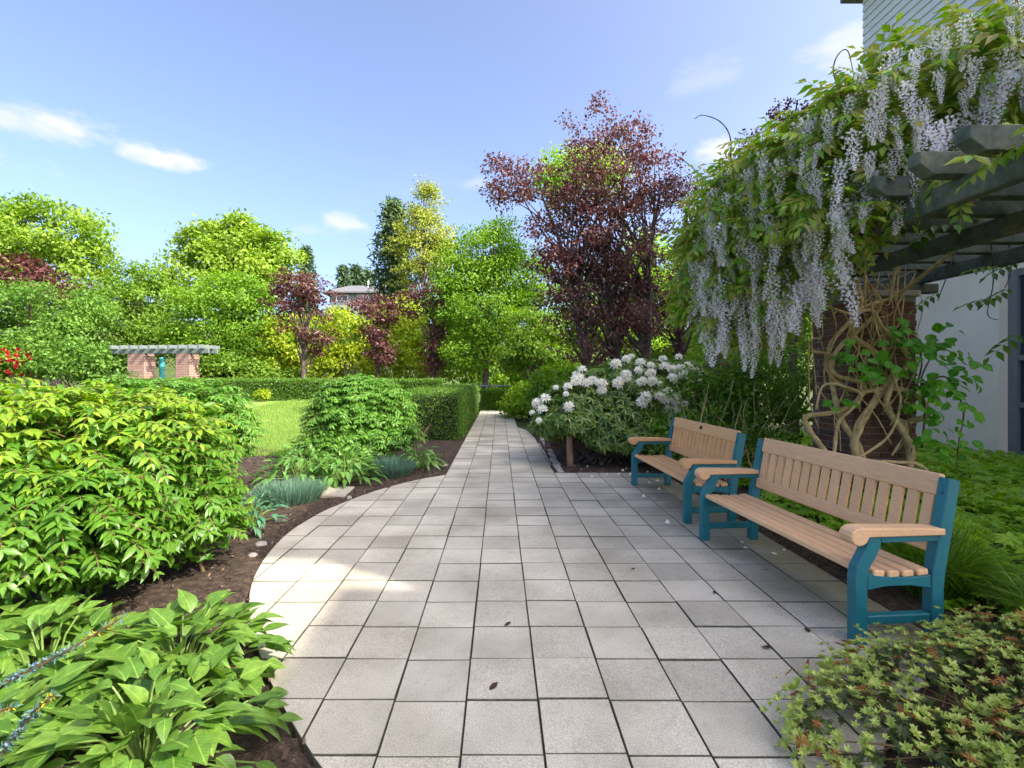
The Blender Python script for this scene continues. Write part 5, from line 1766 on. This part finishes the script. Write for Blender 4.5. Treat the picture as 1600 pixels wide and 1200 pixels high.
tree('plum_tree', 'small purple plum tree directly below the house window', (P(590, 600, 22.5).x, 22.5, 0), [lobe(578, 478, 34, 15, 22.5), lobe(610, 488, 22, 16, 22.5), lobe(588, 515, 22, 24, 22.5, None, .8), lobe(592, 550, 20, 22, 22.5)], 3000, .15, L_PLUM, .10, M_BARKDARK, 'slim plum trees along the hedge', 90, .22, limbs=24)
tree('plum_tree', 'narrow purple plum tree standing left of the bright green tree', (P(682, 604, 22.5).x, 22.5, 0), [lobe(670, 460, 34, 22, 22.5, None, .7), lobe(640, 475, 24, 22, 22.5, None, .6), lobe(690, 490, 30, 28, 22.5, None, .6), lobe(680, 545, 17, 36, 22.5, None, 1.6)], 3300, .15, L_PLUM, .10, M_BARKDARK, 'slim plum trees along the hedge', 100, .22, limbs=24)
tree('green_tree', 'bright green tree with forked trunk at the end of the path', (P(757, 614, 22.5).x, 22.5, 0), [lobe(765, 390, 55, 50, 22.5), lobe(725, 430, 42, 50, 22.5), lobe(815, 440, 45, 55, 22.5), lobe(755, 480, 75, 55, 22.5), lobe(820, 520, 55, 55, 22.5), lobe(735, 550, 45, 30, 22.5)], 38400, 0.136, L_GREEN3, .17, group=GB, clump=260, cr=.36, limbs=36)
tree('green_tree', 'shorter green tree between the path end and the big plum tree', (P(830, 606, 20).x, 20, 0), [lobe(830, 520, 45, 40, 20), lobe(850, 550, 40, 30, 20), lobe(805, 555, 35, 25, 20)], 12800, 0.120, L_GREEN, .13, group=GB, clump=110, cr=.3)
tree('yellow_green_tree', 'tall thin yellow-green tree beside the dark pine, rising behind the house', (P(662, 600, 39).x, 39, .3), [lobe(664, 320, 26, 32, 39), lobe(660, 355, 38, 32, 39), lobe(655, 395, 48, 36, 39), lobe(668, 296, 12, 14, 39), lobe(690, 390, 22, 40, 39), lobe(655, 430, 50, 25, 39, None, .5)], 11200, 0.208, L_BIRCH, .22, group=GB, clump=190, cr=.42, limbs=40)
tree('bright_tree', 'bright yellow-green tree glimpsed through the big plum tree', (P(1010, 590, 21).x, 21, 0), [lobe(1010, 415, 48, 50, 21), lobe(1030, 470, 55, 50, 21), lobe(920, 270, 60, 40, 21, None, .8), lobe(975, 520, 80, 50, 21), lobe(870, 290, 30, 40, 21, None, .6), lobe(900, 480, 50, 60, 21)], 27200, 0.144, L_LIME2, .2, group=GB, clump=230, cr=.38)
tree('bright_tree', 'bright green tree behind the wisteria, right of the plum trees', (P(1120, 590, 22).x, 22, 0), [lobe(1110, 430, 60, 70, 22), lobe(1130, 520, 80, 60, 22), lobe(1060, 550, 50, 40, 22), lobe(1200, 500, 90, 80, 22)], 20800, 0.152, L_GREEN3, .2, group=GB, clump=180, cr=.4)
# big plum
tree('plum_tree', 'big many-stemmed purple plum tree rising above everything at centre right', (P(968, 600, 13).x, 13, 0),
     [lobe(930, 195, 62, 38, 13, 1.1, .45), lobe(985, 225, 55, 45, 13, 1.1, .6), lobe(795, 285, 46, 42, 13, .9, .7), lobe(860, 300, 60, 55, 13, 1.1, .8), lobe(935, 290, 80, 60, 13, 1.3, 1.2), lobe(1025, 300, 48, 60, 13, 1.0, .8), lobe(890, 380, 75, 65, 13, 1.2, 1.0), lobe(975, 390, 70, 70, 13, 1.2, 1.0), lobe(925, 470, 80, 65, 13, 1.1, .7), lobe(930, 535, 65, 40, 13, .9, .5), lobe(995, 480, 60, 60, 13, .9, .6), lobe(870, 470, 45, 60, 13, .8, .5)],
     26000, .090, L_PLUM, .13, M_BARKDARK, None, 680, .17, inner=.25, limbs=150, trunks=3, fork=.16)
tree('plum_tree', 'purple plum tree half hidden between the big plum and the wisteria', (P(1062, 600, 14.5).x, 14.5, 0), [lobe(1095, 320, 32, 40, 14.5, .8, .8), lobe(1075, 440, 48, 65, 14.5, .9), lobe(1050, 500, 45, 50, 14.5, .9), lobe(1130, 290, 30, 30, 14.5, .7, .5)], 7000, .09, L_PLUM, .12, M_BARKDARK, None, 220, .18, inner=.3, limbs=30)
tree('plum_tree', 'sparse twiggy purple tree top poking above the wisteria against the sky', (P(1240, 600, 10.5).x, 10.5, 0), [lobe(1262, 172, 32, 26, 10.5, .5), lobe(1222, 190, 36, 26, 10.5, .5), lobe(1260, 240, 50, 50, 10.5, .6), lobe(1160, 235, 24, 24, 10.5, .4)], 1900, .08, L_PLUM, .10, M_BARKDARK, None, 80, .12, limbs=90)
# dark slim trunk left of the big plum
# pines
NEED = Tmpl([(-.05, 0, 0), (.05, 0, 0), (0, 1, 0), (0, .02, -.05), (0, .02, .05), (.1, .95, 0)], [(0, 1, 2), (3, 4, 5)])


def conifer(label, base, hgt, wid, n, lsize, mat, group=None, skew=0.0):
    t = empty('conifer', base, label, 'tree', group)
    m_ = MB(); m_.tube([(0, 0, 0), (0, 0, hgt * .5), (0, 0, hgt)], [hgt * .022, hgt * .014, .02], 7, False)
    nb = int(70)
    pts = []
    for k in range(nb):
        u = .12 + .88 * (k + random.random()) / nb
        a = k * 2.399
        r = wid * (1 - u) ** .75 * random.uniform(.6, 1.1) + .12
        e = Vector((math.cos(a) * r, math.sin(a) * r, hgt * u + r * .12))
        s = Vector((0, 0, hgt * u - r * .1))
        m_.tube([s, s.lerp(e, .5) + Vector((0, 0, -.05)), e], [.03, .02, .01], 4, False)
        pts.append((s, e))
    m_.build('trunk', M_BARK, t)
    k = RNG.integers(0, nb, n); q = RNG.random(n) ** .6
    a = np.array([p_[0] for p_ in pts]); b = np.array([p_[1] for p_ in pts])
    p = a[k] + (b[k] - a[k]) * q[:, None] + RNG.normal(0, 1, (n, 3)) * np.array([1, 1, .5]) * (.13 + .06 * wid)
    ax = norm((b - a)[k] * .8 + RNG.normal(0, .6, (n, 3)) * wid)
    o = link('crown', scatter('crown', simple_leaf(.35), p, frames(ax, rand_dirs(n) + np.array([0, 0, 1.0])), RNG.uniform(.7, 1.3, n) * lsize, mat), t)
    stuff(o)


def con(px, ptop, pbase, wpx, Y, label, n=3500, group=None):
    b = P(px, pbase, Y); tp = P(px, ptop, Y)
    conifer(label, (b.x, Y, b.z), tp.z - b.z, wpx / F * Y, n, .011 * Y, L_PINE, group)


con(615, 316, 560, 62, 42, 'dark blue-green pine left of the tall yellow-green tree', 6500)
con(478, 388, 560, 26, 62, 'slim dark conifer right of the rounded maple', 3000)
con(537, 418, 560, 22, 70, 'small far conifer left of the pair above the house roof', 2200, 'far conifers above the house')
con(556, 417, 560, 22, 72, 'small far conifer in the middle above the house roof', 2200, 'far conifers above the house')
con(574, 424, 560, 18, 70, 'small far conifer closest to the dark pine, above the house roof', 1800, 'far conifers above the house')

# lime shrubs in the sun behind the hedge
GS = 'sunlit lime shrubs behind the hedge'
for k, (lab, x, lbs) in enumerate([('lime-yellow shrub left of the leftmost slim plum trunk', 440, [(440, 540, 45, 55), (425, 570, 40, 30)]),
                                   ('lime-yellow shrub between the first two slim plum trees', 530, [(530, 530, 50, 45), (535, 570, 62, 35), (545, 508, 38, 26)]),
                                   ('lime-yellow shrub between the second and third slim plum trees', 632, [(632, 530, 45, 48), (640, 575, 62, 32), (620, 490, 40, 30)]),
                                   ('lime-yellow shrub behind the trunk of the bright green tree', 725, [(725, 560, 60, 40), (770, 585, 60, 25), (710, 505, 40, 40)]),
                                   ('lime-yellow shrub right of the path end under the green trees', 850, [(850, 580, 60, 28), (880, 560, 40, 30)])]):
    Y = 26.5
    bush('lime_shrub', lab, 'shrub', (P(x, 590, Y).x, Y, 0), [lobe(a[0], a[1], a[2], a[3], Y, 1.3) for a in lbs], 7500, .19, L_LIME if k < 3 else L_LIME2, GS, stems=8, clump=130, cr=.33, inner=.6, stemr=.05)
# green backing shrubs
for (lab, x, Y, lbs, mt) in [('dark green rounded bush left of the far pergola', 130, 22.6, [(130, 560, 72, 24), (100, 572, 60, 20), (170, 570, 45, 22)], L_GREEN2),
                             ('low green bush right of the far pergola, behind the hedge', 375, 23, [(375, 582, 60, 18), (340, 575, 40, 20), (430, 588, 40, 12)], L_GREEN),
                             ('bright green bush at the right side of the path end', 828, 17.5, [(828, 622, 26, 20), (812, 632, 18, 12)], L_LIME2),
                             ('green bush behind the left end of the white rhododendron', 880, 16, [(880, 600, 45, 30), (850, 622, 30, 22)], L_GREEN3),
                             ('dark green undergrowth behind the white rhododendron', 1000, 15.5, [(1000, 585, 70, 40), (1090, 575, 60, 50), (940, 590, 40, 30)], L_GREEN),
                             ('dark green undergrowth behind the brick pillar', 1230, 13, [(1230, 560, 80, 70), (1300, 540, 60, 80), (1180, 590, 60, 50)], L_GREEN),
                             ('green thicket far behind the slim plum trees', 600, 30, [(600, 535, 60, 40), (500, 530, 60, 40), (690, 500, 50, 60)], L_GREEN3)]:
    bush('green_bush', lab, 'bush', (P(x, 590, Y).x, Y, 0), [lobe(a[0], a[1], a[2], a[3], Y, .9) for a in lbs], 7500, .0075 * Y, mt, 'bushes round the garden', stems=8, clump=120, cr=.013 * Y, inner=.55, stemr=.04)
bush('yellow_plant', 'small yellow-green plant in front of the hedge across the lawn', 'plant', (P(411, 625, 19.5).x, 19.5, .4), [lobe(411, 616, 9, 7, 19.5, .25)], 500, .09, L_LIME, stems=5, clump=24, cr=.08, stemr=.01)
bush('fine_shrub', 'feathery bright green shrub on the right edge of the path before the rhododendron', 'shrub', (1.45, 12.6, 0), [(1.3, 12.6, .35, .42, .5, .38), (1.25, 11.8, .25, .3, .5, .25)], 8000, 0.048, L_LIME2, stems=8, clump=90, cr=.12, stemr=.01)

# red rhododendron at the left edge
rr = bush('red_rhododendron', 'dark bush with red flowers at the left edge beyond the lawn', 'rhododendron', (P(15, 590, 22.4).x, 22.4, 0), [lobe(15, 568, 48, 26, 22.4, .9), lobe(-30, 560, 50, 32, 22.4, .9)], 8000, 0.128, L_GREEN, stems=8, clump=90, cr=.28)
RRL = [lobe(15, 568, 50, 28, 22.4, .95)[:6], lobe(-30, 560, 52, 34, 22.4, .95)[:6]]
fp, fn = [], []
for k in range(34):
    hit = ray_hit(random.uniform(-10, 48), random.uniform(546, 588), RRL)
    if hit: fp.append(hit[1]); fn.append(hit[2] + np.array([0, 0, .4]))
fp, fn = np.array(fp), norm(np.array(fn))
place_pieces('flower_truss', [tmpl_mesh('flower_truss', truss_tmpl(9), L_RED, False)], fp, frames(norm(np.cross(fn, rand_dirs(len(fn)))), fn), RNG.uniform(.07, .12, len(fp)), rr, RNG)

# ------------------------------------------------------------------ far pergola on the left
def brick_surface():
    m, nt, N, L = new_mat('far_brick')
    out = N('ShaderNodeOutputMaterial'); pr = N('ShaderNodeBsdfPrincipled')
    tc = N('ShaderNodeTexCoord'); mp = N('ShaderNodeMapping')
    sp = N('ShaderNodeSeparateXYZ'); L(tc.outputs['Object'], sp.inputs[0])
    ad = N('ShaderNodeMath'); ad.operation = 'ADD'; L(sp.outputs[0], ad.inputs[0]); L(sp.outputs[1], ad.inputs[1])
    cb = N('ShaderNodeCombineXYZ'); L(ad.outputs[0], cb.inputs[0]); L(sp.outputs[2], cb.inputs[1])
    br = N('ShaderNodeTexBrick'); br.inputs['Scale'].default_value = 1.0; br.inputs['Brick Width'].default_value = .21; br.inputs['Row Height'].default_value = .075; br.inputs['Mortar Size'].default_value = .008
    br.inputs['Color1'].default_value = (.21, .105, .075, 1); br.inputs['Color2'].default_value = (.28, .15, .11, 1); br.inputs['Mortar'].default_value = (.36, .31, .27, 1)
    L(cb.outputs[0], br.inputs['Vector']); L(br.outputs[0], pr.inputs['Base Color']); pr.inputs['Roughness'].default_value = .9
    bp = N('ShaderNodeBump'); bp.inputs['Strength'].default_value = .5; bp.inputs['Distance'].default_value = .01; bp.invert = True
    L(br.outputs['Fac'], bp.inputs['Height']); L(bp.outputs[0], pr.inputs['Normal'])
    L(pr.outputs[0], out.inputs[0])
    return m


M_FARBRICK = brick_surface()
FY = 22.0
fpx = P(258, 590, FY).x
fg = empty('far_pergola', (fpx, FY, .35), 'small pergola with two brick pillars and pale timber top beyond the lawn', 'pergola', None, R(-9))
k_ = FY / F
for (xo, yo, w) in ((-42 * k_, 0, 30 * k_), (40 * k_, .0, 24 * k_)):
    m_ = MB(); m_.box((xo - w / 2, -.3, -.1), (xo + w / 2, .3, 2.10), .01); m_.build('brick_pillar', M_FARBRICK, fg)
for yo in (-.30, .21):
    m_ = MB(); m_.box((-84 * k_, yo, 2.102), (84 * k_, yo + .09, 2.30), .01); m_.build('beam', M_BEAM_FAR, fg)
for k in range(10):
    x = (-76 + k * 16.9) * k_
    m_ = MB(); m_.box((x - .06, -.62, 2.303), (x + .06, .62, 2.46), .01); m_.build('rafter', M_BEAM_FAR, fg)
t = empty('teal_post', (P(253, 580, 22.9).x, 22.9, .35), 'slim teal post with a pale finial between the pillars of the far pergola', 'post')
m_ = MB(); m_.tube([(0, 0, -.1), (0, 0, 1.5)], .10, 10); m_.build('post', M_TEALPOST, t, smooth=False)
m_ = MB(); m_.tube([(0, 0, 1.5), (0, 0, 1.56), (0, 0, 1.9), (0, 0, 1.98)], [.11, .12, .10, .03], 10); m_.build('lamp_head', M_TEALPOST, t)

# handrail at the end of the lawn
t = empty('handrail', (P(725, 600, 22.2).x, 22.2, 0), 'thin grey metal handrail behind the hedges near the path end', 'railing')
xa, xb = P(640, 603, 22.2).x - t.location.x, P(800, 603, 22.2).x - t.location.x
m_ = MB(); m_.tube([(xa, 0, 1.02), (xb, 0, 1.02)], .032, 8); m_.build('top_rail', M_RAIL, t)
for k in range(5):
    x = xa + (xb - xa) * k / 4
    m_ = MB(); m_.tube([(x, 0, -.1), (x, 0, .99)], .022, 6); m_.build('post', M_RAIL, t)

# house on the rise behind
HY = 58.0
hb = P(560, 470, HY)
ho = empty('house', (hb.x, HY, 5.5), 'grey-blue house with a dark low roof and chimney showing above the plum trees', 'house')
k_ = HY / F
z0 = 5.5
rel = lambda py: CAMH - (py - VY) * k_ - z0
m_ = MB(); m_.box((-3.4, 0, -1), (5.2, 7, rel(457))); m_.build('wall', M_HOUSE, ho)
m_ = MB()
m_.add([(-4.2, -.8, rel(457)), (5.8, -.8, rel(457)), (5.8, 7.8, rel(457)), (-4.2, 7.8, rel(457)), (-2.0, 3.4, rel(438)), (4.0, 3.4, rel(438)), (-4.2, -.8, rel(459)), (5.8, -.8, rel(459)), (5.8, 7.8, rel(459)), (-4.2, 7.8, rel(459))],
       [(0, 1, 5, 4), (1, 2, 5), (2, 3, 4, 5), (3, 0, 4), (6, 7, 1, 0), (7, 8, 2, 1), (8, 9, 3, 2), (9, 6, 0, 3), (9, 8, 7, 6)])
rf = m_.build('roof', M_ROOF, ho)
m_ = MB(); m_.box((1.9, 1.5, rel(452)), (2.9, 2.3, rel(434)), .02); m_.build('chimney', M_HOUSE, rf)
m_ = MB(); m_.tube([(.5, 2.5, rel(446)), (.5, 2.5, rel(432))], .09, 8); m_.build('vent_pipe', M_WHITE, rf)
for (x0, x1) in ((-.1, 1.25), (-2.6, -1.2)):
    m_ = MB()
    za, zb = rel(471), rel(460.5)
    m_.box((x0, -.06, za), (x1, -.001, za + .1)); m_.box((x0, -.06, zb - .1), (x1, -.001, zb)); m_.box((x0, -.06, za + .101), (x0 + .1, -.001, zb - .101)); m_.box((x1 - .1, -.06, za + .101), (x1, -.001, zb - .101)); m_.box(((x0 + x1) / 2 - .04, -.06, za + .101), ((x0 + x1) / 2 + .04, -.001, zb - .101))
    w_ = m_.build('window', M_WHITE, ho)
    for (a, b) in ((x0 + .101, (x0 + x1) / 2 - .041), ((x0 + x1) / 2 + .041, x1 - .101)):
        m_ = MB(); m_.box((a, -.03, za + .102), (b, -.003, zb - .102)); m_.build('pane', GLASS, w_)

# ------------------------------------------------------------------ fallen petals and leaves
m_ = MB()
m_.add([(0, 0, .024), (-.016, -.010, 0.0), (.006, -.018, .0), (.02, .002, 0), (.004, .018, 0), (-.016, .012, 0)], [(0, 1, 2), (0, 2, 3), (0, 3, 4), (0, 4, 5), (0, 5, 1)])
pet1 = m_.mesh('fallen_petal', M_PETAL)
m_ = MB()
m_.add([(-.018, 0, .003), (0, -.012, .0), (.02, .0, .006), (0, .013, .0), (0, 0, .010)], [(0, 1, 4), (1, 2, 4), (2, 3, 4), (3, 0, 4)])
pet2 = m_.mesh('fallen_petal', M_PETAL)
ppx = [(818, 728), (830, 727), (908, 735), (918, 730), (940, 727), (955, 729), (965, 731), (948, 741), (967, 741), (1006, 776), (1015, 755), (1028, 752), (1045, 755), (1043, 817), (1165, 857), (1225, 860), (990, 738), (1000, 742), (978, 733), (1058, 756), (1070, 760), (1030, 765), (973, 736),
       (930, 737), (985, 742), (1012, 738), (1036, 742), (898, 728), (1160, 848), (1210, 866), (925, 745), (958, 738)]
for (x, y) in ppx:
    Y = 1153.5 / (y - VY)
    o = link('fallen_petal', random.choice((pet1, pet2)), None, ((x - VX) / F * Y, Y, .003))
    o.rotation_euler = (0, 0, random.uniform(0, 6.28)); s = random.uniform(.9, 1.6); o.scale = (s, s, s)
    tag(o, 'white rhododendron petal fallen on the ground by the benches', 'petal', 'fallen white petals')
m_ = MB()
m_.add([(0, -.03, .002), (.018, -.01, .010), (.012, .012, .006), (0, .035, .012), (-.016, .010, .010), (-.014, -.014, .004), (0, 0, .002)], [(0, 1, 6), (1, 2, 6), (2, 3, 6), (3, 4, 6), (4, 5, 6), (5, 0, 6)])
dl = m_.mesh('fallen_leaf', M_DEADLEAF)
for (x, y) in [(771, 1075), (793, 977), (1198, 1013), (1196, 891), (1262, 986), (989, 890), (425, 1112), (1117, 927)]:
    Y = 1153.5 / (y - VY)
    o = link('fallen_leaf', dl, None, ((x - VX) / F * Y, Y, .003))
    o.rotation_euler = (0, 0, random.uniform(0, 6.28)); s = random.uniform(.55, 1.0); o.scale = (s, s, s)
    tag(o, 'small dark withered leaf lying on the paving', 'leaf', 'withered leaves on the paving')
